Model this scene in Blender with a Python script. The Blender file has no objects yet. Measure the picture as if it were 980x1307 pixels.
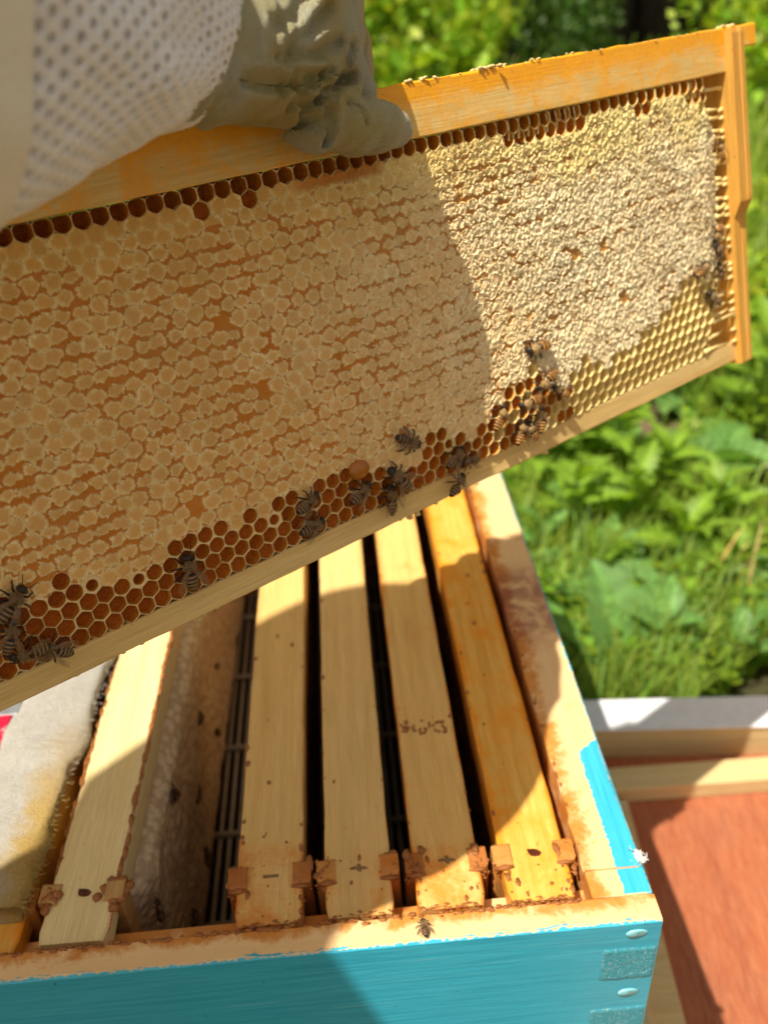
import bpy, math, random
import numpy as np
from mathutils import Matrix, Vector
random.seed(7); rng = np.random.default_rng(11)
SC = bpy.context.scene; COL = SC.collection
S = 0.001                                   # everything is written in millimetres
# ------------------------------------------------------------------ camera
Rcw = np.array([[0.9963056, -0.0789649, 0.0337591], [-0.0709567, -0.5354810, 0.8415612], [-0.0483765, -0.8408476, -0.5391058]])
CAM = np.array([-104.789, -197.443, 319.618])
cd = bpy.data.cameras.new('camera'); cam = bpy.data.objects.new('camera', cd); COL.objects.link(cam)
m = Matrix.Identity(4)
for i in range(3):
    m[i][0] = Rcw[i, 0]; m[i][1] = -Rcw[i, 1]; m[i][2] = -Rcw[i, 2]; m[i][3] = CAM[i]*S
cam.matrix_world = m
cd.sensor_fit = 'VERTICAL'; cd.sensor_height = 36; cd.lens = 31.68; cd.clip_start = 0.01; cd.clip_end = 200
cd.dof.use_dof = True; cd.dof.focus_distance = 0.305; cd.dof.aperture_fstop = 9.5
SC.camera = cam
# ------------------------------------------------------------------ light
LDIR = np.array([1.36, 1.083, -3.578]); LDIR /= np.linalg.norm(LDIR)
sun_el = math.asin(-LDIR[2]); sun_az = math.atan2(-LDIR[0], -LDIR[1])
W = bpy.data.worlds.new('World'); SC.world = W; W.use_nodes = True
wn = W.node_tree.nodes; wl = W.node_tree.links
sky = wn.new('ShaderNodeTexSky'); sky.sky_type = 'NISHITA'; sky.sun_disc = False
sky.sun_elevation = sun_el; sky.sun_rotation = sun_az; sky.dust_density = 2.0
bg = wn['Background']; bg.inputs[1].default_value = 0.10
hsv = wn.new('ShaderNodeHueSaturation'); hsv.inputs['Saturation'].default_value = .55; wl.new(sky.outputs[0], hsv.inputs['Color'])
warm = wn.new('ShaderNodeMix'); warm.data_type = 'RGBA'; warm.blend_type = 'MULTIPLY'; warm.inputs[0].default_value = 1; warm.inputs[7].default_value = (1.23, 1.0, .76, 1)
wl.new(hsv.outputs[0], warm.inputs[6]); wl.new(warm.outputs[2], bg.inputs[0])
sd = bpy.data.lights.new('sun', 'SUN'); sd.energy = 4.9; sd.angle = math.radians(0.5); sd.color = (1, 0.93, 0.82)
sun = bpy.data.objects.new('sun', sd); COL.objects.link(sun)
sun.rotation_euler = Vector(LDIR).to_track_quat('-Z', 'Y').to_euler()
SC.view_settings.view_transform = 'Standard'; SC.view_settings.look = 'None'
SC.view_settings.exposure = 0.42; SC.view_settings.gamma = 1
SC.cycles.max_bounces = 8; SC.cycles.transparent_max_bounces = 8
# ------------------------------------------------------------------ helpers
FW = np.array([[0.83016484, 0.13933999, -0.5398247], [0.55748089, -0.19629521, 0.80664939], [0.00643352, -0.97059392, -0.24063676]])
W0 = np.array([84.6589, 280.4082, 272.3678])
def hp(u, v, w): return W0 + FW @ np.array([u, v, -w])                  # held frame -> world
def F(u, v, w): return (u, -w, -v)                                      # frame coordinates -> frame object's local axes
FM = Matrix(((FW[0,0], FW[0,2], -FW[0,1], W0[0]*S), (FW[1,0], FW[1,2], -FW[1,1], W0[1]*S), (FW[2,0], FW[2,2], -FW[2,1], W0[2]*S), (0,0,0,1)))
def camw(px, py, Z): return CAM + Rcw @ np.array([(px-490)/1150*Z, (py-653.5)/1150*Z, Z])

def mesh(name, V, Fc, mats=(), mi=None, smooth=True, col=None, normals=None):
    me = bpy.data.meshes.new(name)
    V = np.asarray(V, float)*S
    me.from_pydata(V.tolist(), [], Fc if isinstance(Fc, list) else np.asarray(Fc).tolist())
    for mt in mats: me.materials.append(mt)
    if mi is not None: me.polygons.foreach_set('material_index', np.asarray(mi, np.int32))
    me.polygons.foreach_set('use_smooth', np.full(len(me.polygons), smooth))
    if col is not None:
        a = me.color_attributes.new('tint', 'FLOAT_COLOR', 'POINT')
        c = np.ones((len(V), 4), np.float32); c[:, :3] = col; a.data.foreach_set('color', c.ravel())
    me.update()
    if normals is not None: me.normals_split_custom_set_from_vertices(np.asarray(normals).tolist())
    return me
def link(name, me, parent=None, kind=None, label=None, cat=None, group=None):
    o = bpy.data.objects.new(name, me); COL.objects.link(o)
    if parent is not None: o.parent = parent
    return tag(o, label, cat, group, kind)
def tag(o, label=None, cat=None, group=None, kind=None):
    if label: o['label'] = label
    if cat: o['category'] = cat
    if group: o['group'] = group
    if kind: o['kind'] = kind
    return o
def thing(name, label, cat, loc=(0,0,0), rz=0, group=None, mat=None):
    o = bpy.data.objects.new(name, None); COL.objects.link(o); o.empty_display_size = .01
    if mat is not None: o.matrix_world = mat
    else: o.location = [c*S for c in loc]; o.rotation_euler = (0, 0, rz)
    return tag(o, label, cat, group)
class MB:                                    # collects shapes into one mesh
    def __init__(s): s.V = []; s.F = []; s.M = []; s.n = 0
    def add(s, V, Fc, mi=0):
        V = np.asarray(V, float); s.V.append(V)
        s.F += [[i+s.n for i in f] for f in Fc]; s.M += [mi]*len(Fc); s.n += len(V)
    def box(s, a, b, mi=0, bev=0.0, T=None):
        a, b = np.array([min(a[i], b[i]) for i in range(3)], float), np.array([max(a[i], b[i]) for i in range(3)], float)
        if bev <= 0:
            V = [(x, y, z) for x in (a[0], b[0]) for y in (a[1], b[1]) for z in (a[2], b[2])]
            Fc = [(0,1,3,2), (4,6,7,5), (0,4,5,1), (2,3,7,6), (0,2,6,4), (1,5,7,3)]
        else:                                # every corner becomes three vertices
            V = []; idx = {}
            for i in range(8):
                sg = [(i>>2)&1, (i>>1)&1, i&1]
                for ax in range(3):
                    p = [0,0,0]
                    for k in range(3):
                        lim = (a, b)[sg[k]][k]
                        p[k] = lim if k == ax else lim + (bev if sg[k] == 0 else -bev)
                    idx[(i, ax)] = len(V); V.append(p)
            Fc = []
            cor = lambda x, y, z: x*4+y*2+z
            for ax in range(3):
                o1, o2 = [k for k in range(3) if k != ax]
                for sd_ in (0, 1):
                    q = []
                    for e1, e2 in ((0,0), (1,0), (1,1), (0,1)):
                        c = [0,0,0]; c[ax] = sd_; c[o1] = e1; c[o2] = e2; q.append(idx[(cor(*c), ax)])
                    flip = (sd_ == 0) ^ (ax == 1)
                    Fc.append(q[::-1] if flip else q)
            for ax in range(3):              # edges along ax
                o1, o2 = [k for k in range(3) if k != ax]
                for e1 in (0,1):
                    for e2 in (0,1):
                        c0 = [0,0,0]; c1 = [0,0,0]; c1[ax] = 1
                        for c in (c0, c1): c[o1] = e1; c[o2] = e2
                        q = [idx[(cor(*c0), o1)], idx[(cor(*c1), o1)], idx[(cor(*c1), o2)], idx[(cor(*c0), o2)]]
                        Fc.append(q)
            for i in range(8): Fc.append([idx[(i, 0)], idx[(i, 1)], idx[(i, 2)]])
            V = np.array(V); cen = (a+b)/2    # orient outwards
            for k, f in enumerate(Fc):
                P = V[f]; n = np.cross(P[1]-P[0], P[2]-P[0])
                if n @ (P.mean(0)-cen) < 0: Fc[k] = list(f)[::-1]
        V = np.array(V, float)
        if T is not None: V = T(V)
        s.add(V, Fc, mi)
    def tube(s, pts, r, n=6, mi=0, caps=True):
        P = np.array(pts, float); r = np.broadcast_to(np.asarray(r, float), (len(P),))
        rings = []; up = np.array([0.13, 0.31, 1.0])
        for i in range(len(P)):
            t = P[min(i+1, len(P)-1)]-P[max(i-1, 0)]; t = t/(np.linalg.norm(t)+1e-9)
            a = np.cross(t, up); a /= np.linalg.norm(a)+1e-9; b = np.cross(t, a)
            an = np.arange(n)/n*2*np.pi
            rings.append(P[i] + r[i]*(np.cos(an)[:, None]*a + np.sin(an)[:, None]*b))
        Fc = [(i*n+k, i*n+(k+1) % n, (i+1)*n+(k+1) % n, (i+1)*n+k) for i in range(len(P)-1) for k in range(n)]
        if caps: Fc += [tuple(range(n))[::-1], tuple((len(P)-1)*n+k for k in range(n))]
        s.add(np.concatenate(rings), Fc, mi)
    def blob(s, c, r, n=8, mi=0, seed=0, rough=.25):
        rg = np.random.default_rng(seed); V = []; Fc = []
        m_ = n//2
        for i in range(m_+1):
            th = math.pi*i/m_
            for k in range(n):
                ph = 2*math.pi*k/n; q = 1+rough*(rg.random()-.5)*2*(0 < i < m_)
                V.append([c[0]+r[0]*q*math.sin(th)*math.cos(ph), c[1]+r[1]*q*math.sin(th)*math.sin(ph), c[2]+r[2]*q*math.cos(th)])
        for i in range(m_):
            for k in range(n): Fc.append((i*n+k, (i+1)*n+k, (i+1)*n+(k+1) % n, i*n+(k+1) % n))
        s.add(V, Fc, mi)
    def build(s, name, mats, parent=None, smooth=False, **kw):
        if not isinstance(mats, (list, tuple)): mats = [mats]
        return link(name, mesh(name, np.concatenate(s.V), s.F, mats, s.M, smooth), parent, **kw)
# ---- value noise
def _h(ix, iy, s):
    n = (ix.astype(np.int64)*374761393 + iy.astype(np.int64)*668265263 + s*974711) & 0x7fffffff
    n = ((n ^ (n >> 13))*1274126177) & 0x7fffffff
    return ((n ^ (n >> 16)) & 0xffff)/65535.0
def vn(x, y, s=0):
    x0 = np.floor(x); y0 = np.floor(y); fx = x-x0; fy = y-y0
    fx = fx*fx*(3-2*fx); fy = fy*fy*(3-2*fy)
    return (_h(x0, y0, s)*(1-fx)+_h(x0+1, y0, s)*fx)*(1-fy)+(_h(x0, y0+1, s)*(1-fx)+_h(x0+1, y0+1, s)*fx)*fy
def fbm(x, y, s=0, o=3):
    r = 0; a = .5
    for k in range(o): r = r + a*vn(x*2**k, y*2**k, s+k*7); a *= .5
    return r/(1-.5**o)
def sst(a, b, x): t = np.clip((x-a)/(b-a), 0, 1); return t*t*(3-2*t)
# ------------------------------------------------------------------ node helper
class NT:
    def __init__(s, name):
        s.m = bpy.data.materials.new(name); s.m.use_nodes = True; s.t = s.m.node_tree; s.N = s.t.nodes
        s.p = s.N['Principled BSDF']; s.out = s.N['Material Output']
    def n(s, typ, **kw):
        nd = s.N.new('ShaderNode'+typ)
        for k, v in kw.items(): setattr(nd, k, v)
        return nd
    def L(s, a, b): s.t.links.new(a, b)
    def val(s, sock, v):
        if hasattr(v, 'links') or hasattr(v, 'is_output'): s.L(v, sock)
        else: sock.default_value = v
    def coord(s, scale=(1,1,1), kind='Object', loc=(0,0,0)):
        tc = s.n('TexCoord'); mp = s.n('Mapping'); mp.inputs['Scale'].default_value = [c*1000 for c in scale]; mp.inputs['Location'].default_value = loc
        s.L(tc.outputs[kind], mp.inputs[0]); return mp.outputs[0]
    def noise(s, vec, scale=1, detail=4, rough=.55, dist=0):
        nd = s.n('TexNoise'); s.L(vec, nd.inputs['Vector']); nd.inputs['Scale'].default_value = scale
        nd.inputs['Detail'].default_value = detail; nd.inputs['Roughness'].default_value = rough; nd.inputs['Distortion'].default_value = dist
        return nd.outputs[0]
    def ramp(s, fac, stops):
        nd = s.n('ValToRGB'); s.L(fac, nd.inputs[0]); e = nd.color_ramp.elements
        while len(e) < len(stops): e.new(.5)
        for el, (p, c) in zip(e, stops):
            el.position = p; el.color = (c, c, c, 1) if not isinstance(c, tuple) else (*c, 1)
        return nd.outputs[0]
    def mix(s, fac, a, b, mode='MIX'):
        nd = s.n('Mix', data_type='RGBA', blend_type=mode); s.val(nd.inputs[0], fac)
        for sk, v in ((nd.inputs[6], a), (nd.inputs[7], b)): s.val(sk, (*v, 1) if isinstance(v, tuple) else v)
        return nd.outputs[2]
    def math(s, op, a, b=0.0, c=None, clamp=False):
        nd = s.n('Math', operation=op, use_clamp=clamp); s.val(nd.inputs[0], a); s.val(nd.inputs[1], b)
        if c is not None: s.val(nd.inputs[2], c)
        return nd.outputs[0]
    def mr(s, v, a, b, c=0.0, d=1.0):
        nd = s.n('MapRange', interpolation_type='SMOOTHSTEP'); s.val(nd.inputs[0], v)
        for i, q in enumerate((a, b, c, d)): s.val(nd.inputs[i+1], q)
        return nd.outputs[0]
    def xyz(s, vec):
        nd = s.n('SeparateXYZ'); s.L(vec, nd.inputs[0]); return nd.outputs
    def bump(s, h, st=.3, dist=.0005):
        nd = s.n('Bump'); nd.inputs['Strength'].default_value = st; nd.inputs['Distance'].default_value = dist
        s.L(h, nd.inputs['Height']); s.L(nd.outputs[0], s.p.inputs['Normal'])
    def fin(s, color=None, rough=.5, spec=.5, **kw):
        if color is not None: s.val(s.p.inputs['Base Color'], (*color, 1) if isinstance(color, tuple) else color)
        s.val(s.p.inputs['Roughness'], rough); s.p.inputs['Specular IOR Level'].default_value = spec
        for k, v in kw.items(): s.p.inputs[k.replace('_', ' ')].default_value = v
        return s.m
def wood(name, c1, c2, stain=(.42,.14,.015), amt=.45, ax=0, edge=None, seed=0., fuzz=.3, stsc=.045):
    t = NT(name)
    sc = [.22, .22, .22]; sc[ax] = .006
    g = t.noise(t.coord(sc, loc=(seed, seed*2, 0)), 1, 5, .6, .6)
    sc2 = [1.6, 1.6, 1.6]; sc2[ax] = .05
    fine = t.noise(t.coord(sc2, loc=(seed, 0, 0)), 1, 4, .7)
    c = t.mix(t.ramp(g, [(.35, 0.), (.65, 1.)]), c1, c2)
    c = t.mix(t.ramp(fine, [(.42, .0), (.72, .5)]), c, tuple(q*.6 for q in c2))
    lg = [.10,.10,.10]; lg[ax] = .010
    c = t.mix(t.ramp(t.noise(t.coord(lg, loc=(seed*7, 2, 1)), 1, 4, .6, 1.2), [(.50, 0.), (.72, .42)]), c, tuple(q*.66 for q in c2))
    s1 = t.noise(t.coord((stsc,)*3, loc=(seed*3, 0, 0)), 1, 9, .74, .5)
    s2 = t.noise(t.coord((.5,.5,.5), loc=(seed, 3, 0)), 1, 4, .7)
    s = t.math('ADD', s1, t.math('MULTIPLY', t.math('SUBTRACT', s2, .5), .35))
    X = t.xyz(t.coord())
    if edge:
        for (a, c0, hw, fall, am) in edge:
            d = t.math('ABSOLUTE', t.math('SUBTRACT', X[a], c0)); k_ = t.mr(d, hw-fall, hw, 0., am)
            if a == 1: k_ = t.math('MULTIPLY', k_, t.mr(X[2], -3.5, -1.2, .35, 1.))
            s = t.math('ADD', s, k_)
    k = t.mr(s, .80-amt*.6, 1.08-amt*.5)
    c = t.mix(k, c, t.mix(s2, stain, tuple(min(1, q*1.9) for q in stain)))
    sp = t.noise(t.coord((.55,.55,.55), loc=(5+seed, 3, 9)), 1, 2, .5)
    c = t.mix(t.ramp(sp, [(.73, 0.), (.77, .75)]), c, (.10,.035,.01))
    t.bump(t.math('ADD', fine, t.math('MULTIPLY', s2, fuzz)), .35, .0004)
    return t.fin(c, t.ramp(k, [(0, .62), (1, .38)]), .35)
def plain(name, c, rough=.5, spec=.5, vs=.3, sc=.3, **kw):
    t = NT(name); n = t.noise(t.coord((sc,)*3), 1, 5, .6)
    t.bump(n, .3, .0004)
    return t.fin(t.mix(t.ramp(n, [(.3, 0.), (.7, 1.)]), tuple(q*(1-vs) for q in c), c), rough, spec, **kw)
M = {}
M['top_held'] = wood('held_top_wood', (.85,.64,.27), (.78,.53,.17), (.80,.27,.010), .74, 0, [(2, -19, 18.8, 12, .30)], 1., .6, .07)
M['bottom_held'] = wood('held_bottom_wood', (.82,.59,.24), (.72,.47,.155), (.55,.22,.03), .22, 0, [(2, -150, 9.5, 2.0, .30)], 2.)
M['end_held'] = wood('held_end_wood', (.80,.46,.10), (.68,.33,.05), (.64,.22,.015), .50, 2, None, 3.)
M['bar1'] = wood('orange_stained_bar_wood', (.86,.52,.12), (.72,.38,.06), (.60,.20,.012), .66, 0, [(1, 0, 13.5, 4, .2), (0, -16, 0, 1, 0)], 4.)
M['bar2'] = wood('pale_bar_wood', (.81,.54,.19), (.73,.44,.125), (.50,.17,.02), .46, 0, [(1, 0, 13.8, 2.2, .3), (0, -240, 232, 10, .17)], 5.)
M['bar3'] = wood('clean_bar_wood', (.81,.57,.225), (.74,.47,.16), (.50,.19,.03), .36, 0, [(1, 0, 14, 2, .28), (0, -240, 232, 12, .12)], 6.)
M['bar4'] = wood('yellow_bar_wood', (.81,.56,.21), (.73,.46,.145), (.45,.17,.03), .33, 0, [(1, 0, 14, 2.5, .3), (0, -240, 226, 14, .22)], 7.)
M['bar6'] = wood('cream_bar_wood', (.84,.69,.36), (.78,.61,.27), (.36,.08,.02), .26, 0, [(1, 0, 14.5, 3, .45)], 8.)
M['lug'] = wood('propolis_end_wood', (.62,.29,.07), (.50,.20,.035), (.40,.10,.01), .55, 2, None, 9.)
M['dark_wood'] = wood('inner_frame_wood', (.55,.33,.12), (.42,.22,.06), (.30,.10,.02), .45, 0, None, 10.)
M['rim'] = wood('rim_wood', (.76,.50,.24), (.66,.38,.14), (.42,.13,.015), .55, 1, [(0, 0, 24, 9, .24)], 11.)
M['lid_wood'] = wood('lid_cleat_wood', (.74,.56,.28), (.65,.46,.2), (.55,.25,.05), .25, 0, None, 12.)
# ------------------------------------------------------------------ painted box walls (bare worn wood on top)
def paint_mat(name, ax):
    t = NT(name)
    X = t.xyz(t.coord()); N_ = t.n('NewGeometry'); nz = t.xyz(N_.outputs['Normal'])[2]
    wsc = [.22,.22,.22]; wsc[ax] = .008
    g = t.noise(t.coord(wsc), 1, 5, .6, .5)
    s1 = t.noise(t.coord((.06,.06,.06)), 1, 8, .7, .5); s2 = t.noise(t.coord((.5,.5,.5)), 1, 4, .65)
    wd = t.mix(g, (.84,.60,.31), (.74,.46,.20))
    inner = t.mr(X[1-ax], *((3., 11.) if ax == 0 else (-12., -23.)))
    k = t.mr(t.math('ADD', t.math('ADD', s1, t.math('MULTIPLY', s2, .3)), t.math('MULTIPLY', inner, .26)), .72, .95)
    wd = t.mix(k, wd, t.mix(s2, (.42,.13,.015), (.74,.33,.06)))
    if ax == 1:                              # purple-brown propolis smear on the side rim
        e = t.math('MULTIPLY', t.mr(t.math('ABSOLUTE', t.math('SUBTRACT', X[1], 195.)), 45., 15.), t.mr(s1, .35, .6))
        wd = t.mix(t.math('MULTIPLY', e, .75), wd, (.25,.07,.055))
    st = [.5,.5,.5]; st[ax] = .02
    br = t.noise(t.coord(st), 1, 5, .7, .3)
    pc = t.mix(t.ramp(br, [(.35, 0.), (.7, 1.)]), (.025,.37,.52), (.06,.50,.68))
    sc = [.9,.9,.9]; sc[ax] = .012
    scr = t.noise(t.coord(sc, loc=(3,1,2)), 1, 3, .5, .9)
    pc = t.mix(t.ramp(scr, [(.64, 0.), (.72, .5)]), pc, (.25,.66,.74))
    pc = t.mix(t.ramp(t.noise(t.coord((.35,.35,.35), loc=(1,8,2)), 1, 2, .5), [(.725, 0.), (.745, .9)]), pc, (.03,.05,.04))
    # where paint is left on the top face
    if ax == 1:
        wdt = t.mr(t.math('ADD', t.math('ABSOLUTE', t.math('SUBTRACT', X[1], 47.)), t.math('MULTIPLY', s1, 10.)), 49., 43., 0., 10.)
        lim = t.math('ADD', t.math('MULTIPLY', t.math('SUBTRACT', s2, .5), 4.), t.math('ADD', wdt, .9))
        ptop = t.mr(t.math('ADD', X[0], lim), -.5, .3)
        ptop = t.math('MAXIMUM', ptop, t.math('MULTIPLY', t.mr(t.noise(t.coord((.12,.12,.12), loc=(9,2,4)), 1, 5, .7), .69, .71), t.mr(X[1], 160., 140.)))
    else:
        lim = t.math('ADD', t.math('MULTIPLY', t.math('SUBTRACT', s1, .50), 9.), t.math('MULTIPLY', s2, 1.6))
        ptop = t.mr(t.math('SUBTRACT', lim, X[1]), -.3, .3)
    top = t.mr(nz, .75, .9)
    chip = t.mr(t.math('ADD', t.math('MULTIPLY', X[2], 1.0), t.math('MULTIPLY', s2, 3.2)), .9, 1.4)
    side = t.math('SUBTRACT', 1., t.math('MULTIPLY', chip, .9)); side = t.math('MULTIPLY', side, t.mr(X[1-ax], *((3., 2.) if ax == 0 else (-3., -2.))))
    f = t.math('ADD', t.math('MULTIPLY', top, ptop), t.math('MULTIPLY', t.math('SUBTRACT', 1., top), side), clamp=True)
    t.bump(t.math('ADD', t.math('MULTIPLY', br, 1.), t.math('MULTIPLY', f, .6)), .5, .0004)
    return t.fin(t.mix(f, wd, pc), t.ramp(f, [(0, .55), (1, .36)]), .45)
M['paint_front'] = paint_mat('blue_paint_front', 0); M['paint_side'] = paint_mat('blue_paint_side', 1)
t = NT('sparkly_end_grain_paint')
a = t.noise(t.coord((1.5,1.5,.7)), 1, 5, .8); b_ = t.noise(t.coord((.35,.35,.2)), 1, 3, .6)
t.bump(a, 1., .0012)
M['endgrain'] = t.fin(t.mix(t.ramp(t.math('ADD', a, t.math('MULTIPLY', b_, .12)), [(.60, 0.), (.70, 1.)]), (.06,.45,.56), (.70,.92,.94)), .45, .6)
M['nail'] = plain('painted_nail_head', (.24,.58,.64), .35, .6)
# ------------------------------------------------------------------ hive box
box = thing('hive_box', 'sky blue wooden hive box with worn bare rim, full of frames', 'hive box', (0,0,0))
XL = -306.; BH = 168
b = MB(); prof = [(0,0), (11.5,0), (11.5,-13), (24,-13), (24,-BH), (0,-BH)]      # y,z profile with the frame rebate
n = 120; V = []
prof2 = [(.0,-1.2), (1.0,0), (10.8,0), (11.5,-.7), (11.5,-13), (24,-13), (24,-BH), (0,-BH)]
xs = np.linspace(XL, -0.0, n)
for i, x in enumerate(xs):
    for k, (y, z) in enumerate(prof2):
        j = (vn(np.array(x*.13), np.array(k*3.), 3)-.5)*1.1 + (vn(np.array(x*.45), np.array(k*3.), 5)-.5)*.7
        V.append((x, y+(j if k in (1,) else 0)+(abs(j) if k == 2 else 0), z + (j*.35 if k in (0,1,2,3) else 0)))
K = len(prof2); Fc = [(i*K+k, i*K+(k+1) % K, (i+1)*K+(k+1) % K, (i+1)*K+k) for i in range(n-1) for k in range(K)]
Fc += [tuple(range(K)), tuple((n-1)*K+k for k in range(K))[::-1]]
b.add(V, [f[::-1] for f in Fc]); b.build('front_wall', M['paint_front'], box)
b = MB(); V = []; n = 120; ys = np.linspace(24.05, 506, n)
prof3 = [(0,-1.2), (-1.0,0), (-23.2,0), (-24,-1), (-24,-BH), (0,-BH)]
for i, y in enumerate(ys):
    for k, (x, z) in enumerate(prof3):
        j = (vn(np.array(y*.11), np.array(k*3.), 8)-.5)*1.2 + (vn(np.array(y*.4), np.array(k*3.), 9)-.5)*.6
        V.append((x+(j if k in (1, 2, 3) else 0), y, z + (j*.3 if k < 4 else 0)))
K = len(prof3); Fc = [(i*K+k, i*K+(k+1) % K, (i+1)*K+(k+1) % K, (i+1)*K+k) for i in range(n-1) for k in range(K)]
Fc += [tuple(range(K)), tuple((n-1)*K+k for k in range(K))[::-1]]
b.add(V, Fc); b.box((-23.8, 11.9, -12.98), (-.05, 24.0, -.35), bev=.5); b.build('side_wall', M['paint_side'], box)
b = MB(); b.box((XL, 24.05, -BH), (XL+24, 506, 0), bev=1); b.build('side_wall', M['paint_side'], box)
b = MB(); b.box((XL+24.1, 482, -BH), (-24.1, 506, -13), bev=1); b.build('back_wall', M['paint_front'], box)
for z0, z1, x0 in ((-37.5, -16.5, -22), (-80, -59, -24), (-122, -101, -22)):
    b = MB()                                 # end grain of the side wall's fingers, slightly proud of the front
    nx, nz_ = 26, 24; V = []
    for i in range(nx+1):
        for k in range(nz_+1):
            e = min(i, nx-i, k, nz_-k) == 0
            V.append((x0+(-.35-x0)*i/nx, (.05 if e else -.35-.35*rng.random()), z0+(z1-z0)*k/nz_))
    b.add(V, [(i*(nz_+1)+k, (i+1)*(nz_+1)+k, (i+1)*(nz_+1)+k+1, i*(nz_+1)+k+1) for i in range(nx) for k in range(nz_)])
    b.build('finger_joint', M['endgrain'], box, smooth=True)
for x, z in ((-9.5, -6.8), (-9, -47.5), (-9, -90)):
    b = MB(); an = np.arange(20)/20*2*math.pi
    rings = []
    for r, y in ((4.2, .05), (3.9, -.55), (3.2, -.75), (0.01, -.8)): rings.append(np.c_[x+r*np.cos(an)*1.05, np.full(20, y)+.25*np.cos(an), z+r*.52*np.sin(an)])
    b.add(np.concatenate(rings), [(i*20+k, (i+1)*20+k, (i+1)*20+(k+1) % 20, i*20+(k+1) % 20)[::-1] for i in range(3) for k in range(20)])
    b.build('nail_head', M['nail'], box, smooth=True)
# propolis crumbs along the inner lip
pm = NT('propolis'); pn = pm.noise(pm.coord((.6,.6,.6)), 1, 5, .7); pm.bump(pn, .8, .001)
M['propolis'] = pm.fin(pm.mix(pn, (.16,.035,.006), (.52,.20,.04)), .32, .5)
M['wax'] = plain('burr_wax', (.80,.62,.26), .5, .4, .3, .4)
b = MB()
for i in range(150):
    x = -28-rng.random()*260; r = .5+rng.random()*.9
    b.blob((x, 11.2+rng.normal()*.5, .05), (r*1.5, r*.8, r*.55), 6, 0, i, .3)
for i in range(60):
    y = 20+rng.random()*440; r = .4+rng.random()*.8
    b.blob((-23.6+rng.normal()*.4, y, .0), (r*.8, r*1.6, r*.5), 6, 0, i+900, .3)
b.build('propolis_crumbs', M['propolis'], box, smooth=True, kind='stuff')
# lower hive body, cobweb tuft at the corner
lb = thing('hive_body', 'lower blue hive body directly beneath the open blue box', 'hive box', (0,0,-169.5))
for nm, a_, c_ in (('front_wall', (XL, 0, -230), (0, 24, 0)), ('back_wall', (XL, 482, -230), (0, 506, 0)), ('side_wall', (XL, 24.05, -230), (XL+24, 481.9, 0)), ('side_wall', (-24, 24.05, -230), (0, 481.9, 0))):
    b = MB(); b.box(a_, c_, bev=1); b.build(nm, M['paint_side'] if nm == 'side_wall' else M['paint_front'], lb)
M['web'] = plain('cobweb_silk', (.75,.75,.72), .6, .3)
b = MB()
for i in range(10):
    p0 = np.array([-1.5+rng.normal()*2.2, 29+rng.normal()*2.6, .6]); p1 = p0+np.array([rng.random()*2.6, -rng.random()*3, rng.normal()*1.5-.3])
    b.tube([p0, (p0+p1)/2+rng.normal(size=3)*.8, p1], .16, 4)
b.blob((-.8, 28.6, .2), (1.8, 2.6, .9), 12, 0, 5, .35); b.blob((1., 27.2, -.6), (1.6, 1.8, .9), 10, 0, 6, .4)
tag(b.build('cobweb', M['web'], None, True), 'pale grey cobweb tuft stuck to the right rim near the front corner', 'cobweb')
# ------------------------------------------------------------------ queen excluder below the frames
M['wire'] = plain('excluder_wire', (.66,.58,.42), .4, .6)
ex = thing('queen_excluder', 'wire queen excluder grid seen in the dark gap beside the grey comb', 'excluder', (0,0,-176))
def sx(x, y0, y1, r):
    b = MB(); b.tube([(0, y0, 0), (0, (y0+y1)/2, 0), (0, y1, 0)], r, 8); return b
wb = sx(0, 26, 480, 1.5); wm = mesh('wire', np.concatenate(wb.V), wb.F, [M['wire']], smooth=True)
for i in range(41):
    o = link('wire', wm, ex); o.location = ((-277+i*6.2)*S, 0, 0)
b = MB(); b.tube([(-281, 0, 0), (-26, 0, 0)], 2.1, 8); cm_ = mesh('cross_wire', np.concatenate(b.V), b.F, [M['wire']], smooth=True)
for y in (60, 130, 195, 270, 345, 420): o = link('cross_wire', cm_, ex); o.location = (0, y*S, .003)
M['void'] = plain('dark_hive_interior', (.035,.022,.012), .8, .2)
b = MB(); b.box((-281.8, 24.2, 0), (-24.2, 481.8, 6)); o = b.build('dark_depth_slab', M['void'], lb)  # plain near-black slab: shade of the hive's depth put into its colour
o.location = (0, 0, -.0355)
# ------------------------------------------------------------------ hive frames standing in the box
def comb_mat(name, c1, c2, dark):
    t = NT(name)
    t1 = t.noise(t.coord((.02,.02,.02)), 1, 6, .6)
    vo = t.n('TexVoronoi'); t.L(t.coord((.19,.19,.19)), vo.inputs['Vector']); vo.inputs['Scale'].default_value = 1
    n2 = t.noise(t.coord((.4,.4,.4)), 1, 4, .6)
    c = t.mix(t.ramp(t1, [(.3, 0.), (.7, 1.)]), c1, c2)
    c = t.mix(t.ramp(vo.outputs[0], [(.35, 0.), (.62, .8)]), c, dark)
    c = t.mix(t.ramp(n2, [(.5, 0.), (.75, .4)]), c, dark)
    t.bump(t.math('SUBTRACT', n2, vo.outputs[0]), .9, .0014)
    return t.fin(c, .6, .3)
M['comb_dark'] = comb_mat('stored_comb_wax', (.50,.28,.09), (.38,.18,.05), (.14,.06,.015))
M['comb_grey'] = comb_mat('grey_capped_comb_wax', (.92,.80,.58), (.86,.73,.50), (.58,.44,.28))
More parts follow.
